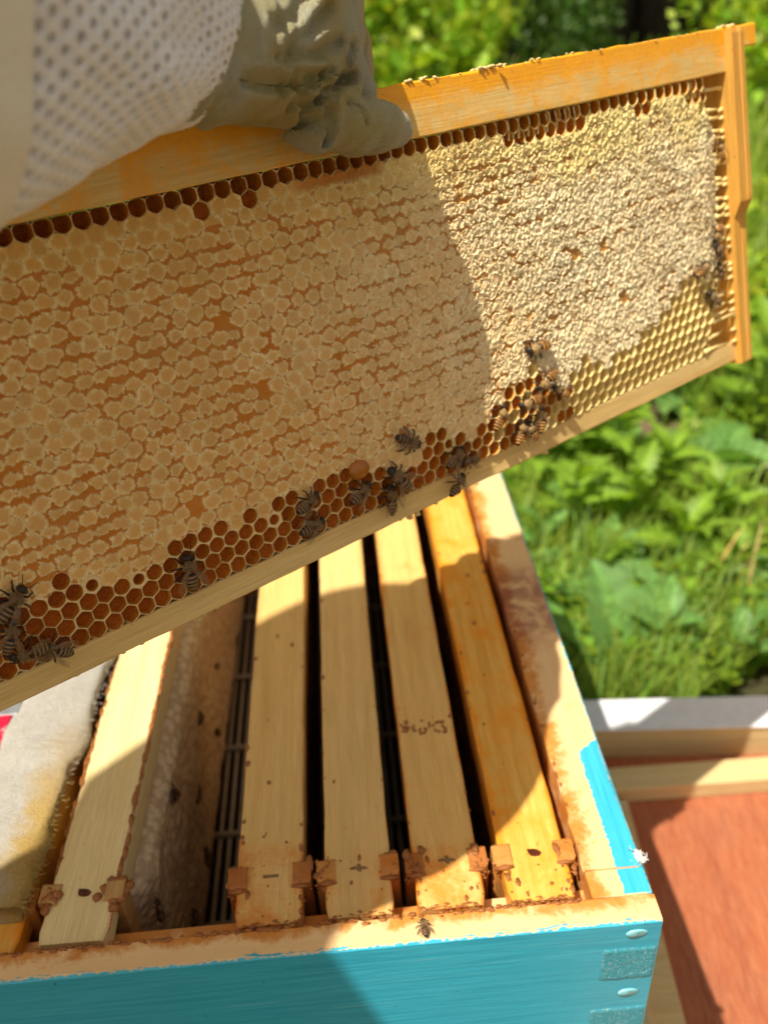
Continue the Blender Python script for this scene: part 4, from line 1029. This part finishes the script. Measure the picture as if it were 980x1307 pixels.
# unseen straw hat, added; brim shaped along sun rays to cast the comb's shade
def lightpt(u, v, z): P_ = hp(u, v, 0); return P_+LDIR*((z-P_[2])/LDIR[2])
HC = [(-196,20),(-190,70),(-188,120),(-188,172),(-197,205),(-200,246),(-206,290),(-222,330),(-234,380),(-243,421),(-257,445),(-254,471),(-246,494),(-238,540),(-250,620),(-330,690),(-440,660),(-510,560),(-530,420),(-520,300),(-505,190),(-500,95),(-515,10),(-528,-60),(-480,-96),(-420,-100),(-340,-98),(-262,-96),(-216,-60),(-204,-20)]
cen = np.mean([lightpt(u, v, 700) for u, v in HC], 0); nH = len(HC)
HZ = lambda i, f: 700+14*math.sin(i/nH*6*math.pi)*f
rings_ = []
for f, dz in ((1., 0), (.985, 2.5), (.8, 12), (.62, 22), (.52, 30), (.50, 60), (.44, 100), (.25, 116), (.02, 120)):
    rings_.append([np.array(list(((1-f)*cen+f*lightpt(u, v, HZ(i, f)))[:2])+[HZ(i, f)+dz]) for i, (u, v) in enumerate(HC)])
M['straw'] = plain('woven_straw', (.62,.50,.27), .75, .2, .2, .5)
Vh = np.array(rings_).reshape(-1, 3)
Fh = [(i*nH+k, i*nH+(k+1) % nH, (i+1)*nH+(k+1) % nH, (i+1)*nH+k) for i in range(len(rings_)-1) for k in range(nH)]
Vh2 = Vh.copy(); Vh2[:, 2] -= 2.5; n0 = len(Vh)
Fh += [tuple(n0+q for q in f[::-1]) for f in Fh]+[(k, n0+k, n0+(k+1) % nH, (k+1) % nH) for k in range(nH)]
hat = link('added_shade_hat', mesh('added_shade_hat', np.concatenate([Vh, Vh2]), Fh, [M['straw']]), person); hat.matrix_local = PI_
# ------------------------------------------------------------------ lid on the ground, right of the box
M['lidwhite'] = plain('white_painted_rim', (.78,.78,.80), .45, .5, .12, .1)
t = NT('red_brown_plywood'); g = t.noise(t.coord((.05,.006,.05)), 1, 6, .7, .8); g2 = t.noise(t.coord((.6,.06,.6)), 1, 4, .7)
dr = t.noise(t.coord((.016,.010,.016)), 1, 7, .7, 1.)
c = t.mix(t.ramp(g, [(.3, 0.), (.7, 1.)]), (.40,.115,.045), (.28,.07,.03)); c = t.mix(t.ramp(dr, [(.46, 0.), (.66, .55)]), c, (.26,.10,.06)); c = t.mix(t.ramp(t.noise(t.coord((.3,.3,.3), loc=(2,2,2)), 1, 3, .6), [(.68, 0.), (.74, .6)]), c, (.60,.38,.24)); c = t.mix(t.ramp(g2, [(.40, 0.), (.75, .75)]), c, (.50,.20,.09))
t.bump(g2, .4, .0005); M['ply'] = t.fin(c, .6, .3)
lid = thing('hive_lid', 'upturned hive lid with white rim and red brown plywood inside, lying right of the box', 'hive lid', (70, 60, -318), -.085)
lx0, lx1, ly0, ly1 = -12, 420, -190, 287
b = MB(); b.box((lx0, ly0, 0), (lx1, ly1-.2, 14), bev=1); b.build('panel', M['ply'], lid)
for nm, a_, c_ in (('rim_board', (lx0-22, ly1, -4), (lx1+22, ly1+34, 48)), ('rim_board', (lx0-22, ly0-22, -4), (lx1+22, ly0-.2, 52)), ('rim_board', (lx1+.2, ly0, -4), (lx1+22, ly1-.2, 52)), ('rim_board', (lx0-22, ly0, -4), (lx0-.2, ly1-.2, 40))):
    b = MB(); b.box(a_, c_, bev=1.2); o = b.build(nm, M['lid_wood'], lid)
for a_, c_ in (((lx0-22.5, ly1-2.0, 48.05), (lx1+22, ly1+35, 49.5)), ((lx1-.5, ly0, 52.05), (lx1+22.5, ly1-3, 53.5))):
    b = MB(); b.box(a_, c_, bev=.5); b.build('white_cap', M['lidwhite'], lid)
b = MB(); b.box((0, -24, 0), (lx1-lx0-4, 0, 17), bev=1.); o = b.build('cleat', M['lid_wood'], lid); o.location = ((lx0+1)*S, (ly1-28)*S, .0141); o.rotation_euler = (0, 0, .065)
b = MB(); b.box((lx0, ly0, 14.05), (lx0+24, ly1-58, 27), bev=1.); b.build('cleat', M['lid_wood'], lid)
# ------------------------------------------------------------------ ground and plants
t = NT('meadow_ground'); n1 = t.noise(t.coord((.004,.004,.004)), 1, 8, .7); n2 = t.noise(t.coord((.05,.05,.05)), 1, 6, .7)
c = t.mix(t.ramp(n1, [(.4, 0.), (.62, 1.)]), (.040,.060,.018), (.13,.09,.05)); c = t.mix(n2, c, (.06,.05,.025)); t.bump(n2, .8, .004)
M['ground'] = t.fin(c, .9, .1)
GZ = -400.
nx = 90; gx = np.linspace(-1, 1, nx); gx = np.sign(gx)*np.abs(gx)**2.4*40000
gy = np.linspace(-1, 1, nx); gy = np.sign(gy)*np.abs(gy)**2.4*40000
def gz(x, y): return GZ+(fbm(x*.0022+50, y*.0022+50, 15)-.5)*50*sst(300, 900, np.hypot(x-100, y-150))+(fbm(x*.0004+50, y*.0004+50, 16)-.5)*700*sst(3500, 12000, np.hypot(x, y))
V = [(x, y, float(gz(np.array(x), np.array(y)))) for x in gx for y in gy]
link('ground', mesh('ground', V, [(i*nx+k, (i+1)*nx+k, (i+1)*nx+k+1, i*nx+k+1) for i in range(nx-1) for k in range(nx-1)], [M['ground']]), kind='structure')
def leaf_mat(name, c1, c2, tr=.35, rough=.5, vein=False):
    t = NT(name); oi = t.n('ObjectInfo'); n1 = t.noise(t.coord((.03,.03,.03)), 1, 4, .6)
    at = t.n('VertexColor', layer_name='tint')
    c = t.mix(n1, c1, c2); c = t.mix(1., c, at.outputs[0], 'MULTIPLY')
    td = t.n('BsdfTranslucent'); mx = t.n('MixShader'); mx.inputs[0].default_value = tr
    t.fin(c, rough, .35); t.L(t.mix(1., c, (1.6,1.5,.6), 'MULTIPLY'), td.inputs[0]); t.L(t.p.outputs[0], mx.inputs[1]); t.L(td.outputs[0], mx.inputs[2]); t.L(mx.outputs[0], t.out.inputs[0])
    return t.m
M['leaf'] = leaf_mat('weed_leaf', (.14,.27,.02), (.28,.43,.045), .42); M['leafd'] = leaf_mat('dock_leaf', (.12,.27,.06), (.18,.34,.085), .38); M['grass'] = leaf_mat('grass_blade', (.15,.29,.04), (.26,.38,.08), .42); M['dry'] = leaf_mat('dry_grass', (.42,.34,.16), (.55,.45,.24), .2)
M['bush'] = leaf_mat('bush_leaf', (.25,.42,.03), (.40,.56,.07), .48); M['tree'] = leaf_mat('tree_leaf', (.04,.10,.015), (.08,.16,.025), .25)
M['stem'] = plain('green_stem', (.12,.22,.05), .6, .3)
M['bark'] = plain('tree_bark', (.14,.11,.085), .9, .1, .6, .05)
M['pbark'] = plain('pale_bark', (.42,.39,.35), .8, .1, .4, .05)
def leaf_mesh(name, ln, wd, jag, mat, seed, curl=.3, n=14):
    rg = np.random.default_rng(seed); V = []; C_ = []
    for i in range(n+1):
        q = i/n; w_ = wd*.5*(math.sin(math.pi*min(1, (q*.97+.03)**.72))**.9)*(1 if i not in (n,) else .05)+.4
        if jag: w_ *= (1+jag*(.9 if i % 2 else -.9)*(0 < i < n))
        x = ln*q; z = ln*(.30*q-curl*q*q)
        for s_ in (-1, -.5, 0, .5, 1):
            V.append((x+abs(s_)*w_*.35*(1 if jag else .1), s_*w_, z+abs(s_)*w_*.30+(rg.random()-.5)*wd*.02))
            g_ = (1.45 if s_ == 0 else 1.)*(.78+.3*rg.random())*(1.12 if i % 2 else .92); C_.append((g_, g_, g_))
    return mesh(name, V, [(i*5+k, i*5+k+1, (i+1)*5+k+1, (i+1)*5+k) for i in range(n) for k in range(4)], [mat], col=C_)
LV = {'jag': [leaf_mesh('leaf', 95, 38, .28, M['leaf'], i, .25+.1*i) for i in range(4)], 'oval': [leaf_mesh('leaf', 75, 36, 0, M['leaf'], i+9, .2+.1*i, 8) for i in range(3)],
      'dock': [leaf_mesh('leaf', 150, 78, .05, M['leafd'], i+20, .25+.08*i) for i in range(3)]}
def plant(name, label, x, y, kind, nl, size, h, group=None, el=(.1, .9), az=None):
    z = float(gz(np.array(x), np.array(y)))
    p = thing(name, label, 'plant', (x, y, z), rng.random()*6 if az is None else 0, group)
    b = MB(); b.tube([(0,0,-5), (4,2,h*.5), (2,6,h)], [3.2, 2.4, 1.2], 6); b.build('stem', M['stem'], p, True)
    for i in range(nl):
        o = link('leaf', random.choice(LV[kind]), p)
        f = (i+.5)/nl; a = i*2.4+rng.normal()*.3; hz = h*(.05+.9*f) if h > 60 else 6+i
        o.location = (2*S, 3*S, hz*S); s_ = size*(1.15-.55*f if h > 60 else .75+.5*rng.random())
        o.rotation_euler = (rng.normal()*.25, -(el[0]+(el[1]-el[0])*(f if h > 60 else rng.random())), a); o.scale = (s_, s_, s_)
        if az is not None and i < len(az): o.rotation_euler = (az[i][2], -az[i][1], az[i][0]); o.scale = (az[i][3],)*3
    return p
# weeds named by where one finds them in the picture
def gp(px, py, z=GZ):
    d = Rcw @ np.array([(px-490)/1150, (py-653.5)/1150, 1.]); k = (z-CAM[2])/d[2]; P_ = CAM+d*k; return P_[0], P_[1]
dk = [((800,885), 'dock', 5, 1.05, 20, 'broad dock plant with the largest pale leaf, just beyond the white lid rim'),
      ((745,800), 'dock', 6, .72, 30, 'wide leaved dock plant beside the box wall, left of the largest pale leaf'),
      ((790,770), 'dock', 5, .65, 40, 'dock plant with long flat leaves above the dark hollow'),
      ((905,800), 'dock', 4, .5, 30, 'small dock plant with slanting leaves right of the dark hollow'),
      ((870,520), 'dock', 5, .9, 60, 'round leaved plant beside the bare brown patch of soil')]
for (p_, k_, nl, sz, h, lab) in dk: x, y = gp(*p_); plant('dock_plant', lab, x, y, k_, nl, sz, h, 'broad leaved weeds behind the box', (.0, .55), {885: [(1.75,.75,.15,1.0), (2.6,.5,.2,.8), (.5,.45,0,.8)], 800: [(2.9,.25,0,.9), (.2,.3,.1,1.), (-.6,.4,0,.8)], 770: [(.1,.15,.1,1.0), (2.9,.2,-.1,1.0), (1.4,.4,0,.8)]}.get(p_[1]))
dk2 = [(705,850,.4),(850,850,.4),(945,870,.35),(960,700,.45),(800,600,.55),(690,720,.4),(895,610,.7),(945,450,1.0),(880,460,1.0),(760,680,.5)]
wh = ['low against the box wall, left of the largest pale leaf', 'right beside the largest pale leaf', 'low at the right edge above the white lid rim', 'at the right edge above the clover', 'just below the bare soil patch', 'halfway along the right wall of the box', 'left of the flat tan stone', 'at the right edge above the tan stones', 'below the right end of the held frame', 'between the bright jagged weeds']
for (px, py, sz), w_ in zip(dk2, wh): x, y = gp(px, py); plant('dock_plant', 'small dock plant '+w_, x, y, 'dock' if sz < .9 else 'oval', 6, sz*1.1, 30+60*rng.random(), 'broad leaved weeds behind the box', (.1, .8))
jg = [((800,700), 12, .95, 120, 'bright jagged weed in the middle of the weeds right of the box'), ((735,700), 11, .9, 110, 'bright jagged weed nearest the right wall of the box'), ((860,740), 11, .9, 90, 'bright toothed weed right of the middle one, above the slanting leaves'),
      ((780,640), 12, .9, 170, 'tall feathery weed standing below the bare soil patch'), ((730,630), 12, .9, 190, 'tall dull green weed just right of the frame bottom bar'), ((690,640), 10, .9, 120, 'shaded weed by the far corner of the box'),
      ((900,690), 10, .85, 90, 'toothed weed left of the clover bank at the right'), ((700,790), 9, .7, 60, 'low weed tucked against the middle of the right box wall'), ((845,655), 11, .9, 110, 'pale toothed weed left of the tan stone'),
      ((930,760), 9, .7, 70, 'toothed weed near the right edge above the clover'), ((680,600), 10, 1., 150, 'dark weed directly behind the bottom bar of the held frame'), ((760,850), 8, .6, 50, 'yellowish young weed under the wide dock leaves'),
      ((900,520), 10, 1.1, 200, 'long stemmed weed right of the bare soil patch'), ((960,560), 10, 1.1, 200, 'long stemmed weed at the right edge beside the tan stone'), ((735,560), 10, 1., 160, 'weed left of the bare soil patch, below the bottom bar')]
for (p_, nl, sz, h, lab) in jg: x, y = gp(*p_); plant('toothed_weed', lab, x, y, 'jag', nl+2, sz*1.1, h, 'toothed weeds behind the box', (-.1, .9))
# ground cover: clover-like small leaves, one mesh
def scatter(n, x0, x1, y0, y1, pw=1.):
    x = x0+(x1-x0)*rng.random(n); y = y0+(y1-y0)*rng.random(n)**pw; return x, y
WL = [-.12, .66]
def wedge(n, ymin, ymax, pw):
    y = ymin+(ymax-ymin)*rng.random(n)**pw; d = y-CAM[1]
    x = CAM[0]+d*(WL[0]+(WL[1]-WL[0])*rng.random(n)); return x, y
def keep(x, y):
    soil = ((x-379)/70)**2+((y-1087)/95)**2 < 1; soil |= ((x-196)/46)**2+((y-632)/36)**2 < 1
    inbox = (x < 14) & (y < 520) & (x > -330) | (x > 20) & (x < 540) & (y < 425)
    stone = ((x-490)/90)**2+((y-960)/60)**2 < 1
    gap_ = (fbm(x*.011+3, y*.009, 66) > .60) & (y < 1300)
    return ~(soil | inbox | stone | gap_)
def small_leaves(name, n, ymin, ymax, pw, size, hmax, mat, kind='stuff'):
    x, y = wedge(n, ymin, ymax, pw); k = keep(x, y); x, y = x[k], y[k]; n = len(x)
    cl = fbm(x*.012, y*.012, 17); z = gz(x, y)+rng.random(n)**.7*hmax*(.25+1.3*cl)
    a = rng.random(n)*6.28; tl = rng.random(n)*.9-.1; s_ = size*(.6+.8*rng.random(n))*(1+.00045*(y-400))
    dx, dy = np.cos(a), np.sin(a); P0 = np.stack([x, y, z], 1); D = np.stack([dx*np.cos(tl), dy*np.cos(tl), np.sin(tl)], 1); N_ = np.stack([-dy, dx, np.zeros(n)], 1)
    V = np.stack([P0, P0+D*s_[:, None]*.5+N_*s_[:, None]*.38, P0+D*s_[:, None], P0+D*s_[:, None]*.5-N_*s_[:, None]*.38], 1)
    br = (.65+.6*rng.random(n)); hue = rng.random(n)
    C_ = np.repeat(np.stack([br*(.75+.6*hue), br, br*.8], 1)[:, None], 4, 1)
    return link(name, mesh(name, V.reshape(-1, 3), (np.arange(n)[:, None]*4+np.arange(4)), [mat], col=C_.reshape(-1, 3)), kind=kind)
small_leaves('ground_cover', 19000, 430, 1500, 1.4, 15, 50, M['leaf'])
small_leaves('meadow_foliage', 34000, 1300, 4300, 1.4, 24, 110, M['bush'])
small_leaves('forest_floor_plants', 9000, 4300, 9000, 1.2, 34, 90, M['tree'])
def blades(name, n, ymin, ymax, pw, h, wd, mat, fn=None):
    x, y = wedge(n, ymin, ymax, pw); k = keep(x, y)
    if fn is not None: k &= fn(x, y)
    x, y = x[k], y[k]; n = len(x); z = gz(x, y)
    a = rng.random(n)*6.28; H = h*(.5+.8*rng.random(n))*(1+.0002*(y-500)); ln = .15+.5*rng.random(n); wv_ = wd*(.7+.6*rng.random(n))*(1+.0004*(y-500))
    d = np.stack([np.cos(a), np.sin(a), 0*a], 1); nn = np.stack([-np.sin(a), np.cos(a), 0*a], 1); up = np.array([0, 0, 1.])
    P0 = np.stack([x, y, z], 1)
    lv = []
    for q, ww in ((0, 1), (.5, .9), (.85, .55)):
        c_ = P0+up*(H*q*(1-.25*q*ln))[:, None]+d*(H*ln*q*q)[:, None]; lv += [c_+nn*(wv_*ww)[:, None]*.5, c_-nn*(wv_*ww)[:, None]*.5]
    lv.append(P0+up*(H*(1-.3*ln))[:, None]+d*(H*ln)[:, None])
    V = np.stack(lv, 1); f = np.array([(0,1,3,2), (2,3,5,4)]); f3 = np.array([(4,5,6)])
    br = (.7+.55*rng.random(n)); hue = rng.random(n); C_ = np.repeat(np.stack([br*(.8+.6*hue), br, br*.75], 1)[:, None], 7, 1)
    Fq = (f[None]+(np.arange(n)*7)[:, None, None]).reshape(-1, 4).tolist()+(f3[None]+(np.arange(n)*7)[:, None, None]).reshape(-1, 3).tolist()
    return link(name, mesh(name, V.reshape(-1, 3), Fq, [mat], col=C_.reshape(-1, 3)), kind='stuff')
blades('grass', 15000, 430, 1500, 1.3, 85, 2.6, M['grass'])
blades('tall_grass', 22000, 1000, 4300, 1.4, 150, 5, M['grass'], lambda x, y: fbm(x*.002, y*.002, 19) > .36)
blades('dry_grass', 2600, 620, 4000, 1.2, 120, 4, M['dry'], lambda x, y: fbm(x*.004+7, y*.004, 23) > .55)
for wl_ in ((-1.6, -.12), (.66, 1.9)):      # the meadow goes on to both sides of the view
    WL[:] = wl_
    small_leaves('meadow_foliage', 16000, 100, 5000, 1.3, 24, 60, M['bush']); blades('grass', 20000, 100, 5000, 1.2, 110, 5, M['grass'])
WL[:] = (-.12, .66)
M['soil'] = plain('bare_brown_soil', (.20,.12,.085), .95, .1, .5, .05); M['stone'] = plain('tan_stone', (.50,.41,.30), .85, .2, .3, .03)
b = MB()
for i in range(60):
    a = rng.random()*6.28; q = rng.random()**.5; x = 379+70*q*math.cos(a); y = 1087+95*q*math.sin(a); r = 8+rng.random()*16
    b.blob((x, y, float(gz(np.array(x), np.array(y)))+2), (r, r*.9, r*.55), 8, 0, i, .35)
for i in range(16): b.blob((200+rng.normal()*14, 640+rng.normal()*14, GZ+4), (9, 8, 5), 8, 0, i+70, .35)
link('soil', b.build('soil_clods', M['soil'], None, True).data) if False else tag(b.build('soil', M['soil'], None, True), kind='stuff')
for i, (x, y, r, lab) in enumerate(((470, 985, 44, 'flat tan stone among the weeds near the right edge'), (545, 925, 38, 'smaller tan stone at the right edge of the photo, beside the flat one'))):
    b = MB(); b.blob((0, 0, 0), (r*1.3, r*.9, r*.35), 14, 0, 40+i, .18); o = b.build('stone', M['stone'], None, True); tag(o, lab, 'stone', 'stones'); o.location = (x*S, y*S, (float(gz(np.array(float(x)), np.array(float(y))))+6)*S)
M['yflower'] = plain('yellow_petal', (.75,.50,.03), .6, .2)
for i, (px, py, lab) in enumerate(((965,235,'yellow flower in the grass right of the end bar, upper one'), (958,250,'yellow flower in the grass right of the end bar, lower one'), (955,812,'tiny yellow flower in the clover near the right edge'), (878,818,'tiny yellow flower right of the largest pale leaf'))):
    x, y = gp(px, py+ (8 if py < 400 else 0), GZ+(120 if py < 400 else 45)); r = 22 if py < 400 else 4.5
    z0 = GZ+(120 if py < 400 else 45)
    f_ = thing('yellow_flower', lab, 'flower', (x, y, GZ)); b = MB()
    for k in range(6): b.blob((r*.6*math.cos(k), r*.6*math.sin(k), z0-GZ), (r*.5, r*.35, r*.15), 6, 0, k, .1)
    b.build('petals', M['yflower'], f_, True); b = MB(); b.tube([(0,0,0), (2,0,z0-GZ)], 1.2, 5); b.build('stem', M['stem'], f_)
# ------------------------------------------------------------------ bushes and trees
def leaf_cloud(name, n, size, mat, seed, lumps=14, flat=1.0):
    rg = np.random.default_rng(seed); cs = rg.normal(size=(lumps, 3))*np.array([.42, .42, .36])+np.array([0, 0, .15]); rs = .22+.22*rg.random(lumps)
    k = rg.integers(0, lumps, n); d = rg.normal(size=(n, 3)); d /= np.linalg.norm(d, axis=1)[:, None]
    P0 = cs[k]+d*(rs[k]*(.55+.45*rg.random(n)**.5))[:, None]; P0[:, 2] *= flat
    a = rg.normal(size=(n, 3)); a /= np.linalg.norm(a, axis=1)[:, None]; b_ = np.cross(a, rg.normal(size=(n, 3))); b_ /= np.linalg.norm(b_, axis=1)[:, None]
    s_ = size*(.6+.8*rg.random(n))[:, None]
    V = np.stack([P0, P0+a*s_*.5+b_*s_*.33, P0+a*s_, P0+a*s_*.5-b_*s_*.33], 1)*1000
    br = .6+.7*rg.random(n); hu = rg.random(n); C_ = np.repeat(np.stack([br*(.75+.6*hu), br, br*.8], 1)[:, None], 4, 1)
    return mesh(name, V.reshape(-1, 3), (np.arange(n)[:, None]*4+np.arange(4)), [mat], col=C_.reshape(-1, 3))
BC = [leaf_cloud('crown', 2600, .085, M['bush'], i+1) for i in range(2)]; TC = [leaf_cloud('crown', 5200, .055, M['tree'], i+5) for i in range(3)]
def branch_mb(h, r, seed, lean=.05):
    rg = np.random.default_rng(seed); b = MB(); pts = [np.array([lean*h*(i/5)**1.5+rg.normal()*r*.3*(i > 0), rg.normal()*r*.3*(i > 0), h*i/5]) for i in range(6)]
    b.tube(pts, [r, r*.85, r*.7, r*.58, r*.42, r*.2], 9)
    for i in range(7):
        q = .35+.6*rg.random(); p0 = pts[0]*(1-q)+pts[-1]*q; a = rg.random()*6.28; L_ = h*(.18+.15*rg.random())
        p1 = p0+np.array([math.cos(a)*L_*.5, math.sin(a)*L_*.5, L_*.25]); p2 = p0+np.array([math.cos(a)*L_, math.sin(a)*L_, L_*.6]); b.tube([p0, p1, p2], [r*.35, r*.22, r*.06], 6)
    return b
bush = [((560,120), 3900, .42, 'bright green bush directly behind the top bar, right of the glove'), ((470,125), 3900, .62, 'bright green bush partly behind the glove'), ((655,110), 4300, .55, 'feathery green bush left of the pale slim trunk'), ((700,100), 5600, .5, 'darker green bush under the pale slim trunk'), ((350,130), 4300, .9, 'green bush hidden mostly behind the hand and sleeve'), ((975,180), 3400, .55, 'low bright bush at the right edge behind the frame end'), ((1040,150), 4300, .6, 'dark bush at the right edge below the corner of the frame'), ((985,80), 6200, .5, 'dark green bush at the top right corner of the frame')]
for i, ((px, py), yy, r, lab) in enumerate(bush):
    dark_ = 'dark' in lab or 'feathery' in lab
    d = Rcw @ np.array([(px-490)/1150, (py-653.5)/1150, 1.]); k = (yy-CAM[1])/d[1]; x = CAM[0]+d[0]*k; z = float(gz(np.array(x), np.array(float(yy))))
    p = thing('green_bush', lab, 'bush', (x, yy, z), rng.random()*6, 'bushes behind the hive')
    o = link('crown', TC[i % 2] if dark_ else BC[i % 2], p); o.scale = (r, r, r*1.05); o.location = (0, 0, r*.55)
    b = branch_mb(r*900, 18, i+3); b.build('stems', M['bark'], p, True)
tl = ['left of the glove, out of the picture', 'behind the glove', 'behind the bright bush', 'over the middle of the top bar', 'with the pale slim trunk, above the top bar', 'right of the pale trunk', 'first brown trunk above the right half of the top bar', 'second brown trunk above the right half of the top bar', 'third brown trunk above the right half of the top bar', 'fourth brown trunk near the end of the top bar', 'dark trunk above the end bar', 'dark tree at the top right corner']
for i in range(26):
    px = [-150, 330, 470, 590, 742, 706, 786, 820, 850, 882, 916, 960][i] if i < 12 else -500+(i-12)*120+rng.random()*60
    yy = (5000+rng.random()*700) if i < 12 else 7200+rng.random()*5500
    x = CAM[0]+(Rcw @ np.array([(px-490)/1150, (60-653.5)/1150, 1.]))[0]*((yy-CAM[1])/(Rcw @ np.array([(px-490)/1150, (60-653.5)/1150, 1.]))[1])
    z = float(gz(np.array(x), np.array(yy)))
    if i == 4: yy = 4700; x = CAM[0]+(Rcw @ np.array([(px-490)/1150, (60-653.5)/1150, 1.]))[0]*((yy-CAM[1])/(Rcw @ np.array([(px-490)/1150, (60-653.5)/1150, 1.]))[1]); z = float(gz(np.array(x), np.array(float(yy))))
    pale = i == 4
    h = 4600+rng.random()*1500; r = (24 if pale else 50+rng.random()*35)
    lab = 'tree '+tl[i] if i < 12 else 'dark tree in the wood far behind the hive'
    p = thing('woodland_tree', lab, 'tree', (x, yy, z-60), rng.random()*6, 'trees of the wood behind the hive')
    branch_mb(h, r, i+30, .03).build('trunk', M['pbark'] if pale else M['bark'], p, True)
    for k in range(4):
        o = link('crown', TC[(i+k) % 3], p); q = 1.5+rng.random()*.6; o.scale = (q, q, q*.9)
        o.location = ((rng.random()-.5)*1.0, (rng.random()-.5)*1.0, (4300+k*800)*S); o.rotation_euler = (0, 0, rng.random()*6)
uc = leaf_cloud('undergrowth', 26000, .011, M['tree'], 77, 60, .22)
for i in range(3):
    o = link('undergrowth', uc, kind='stuff'); o.scale = (7, 3, 6); o.location = ((-3+i*6.5), 10.5+i*.6, (GZ+500)*S)
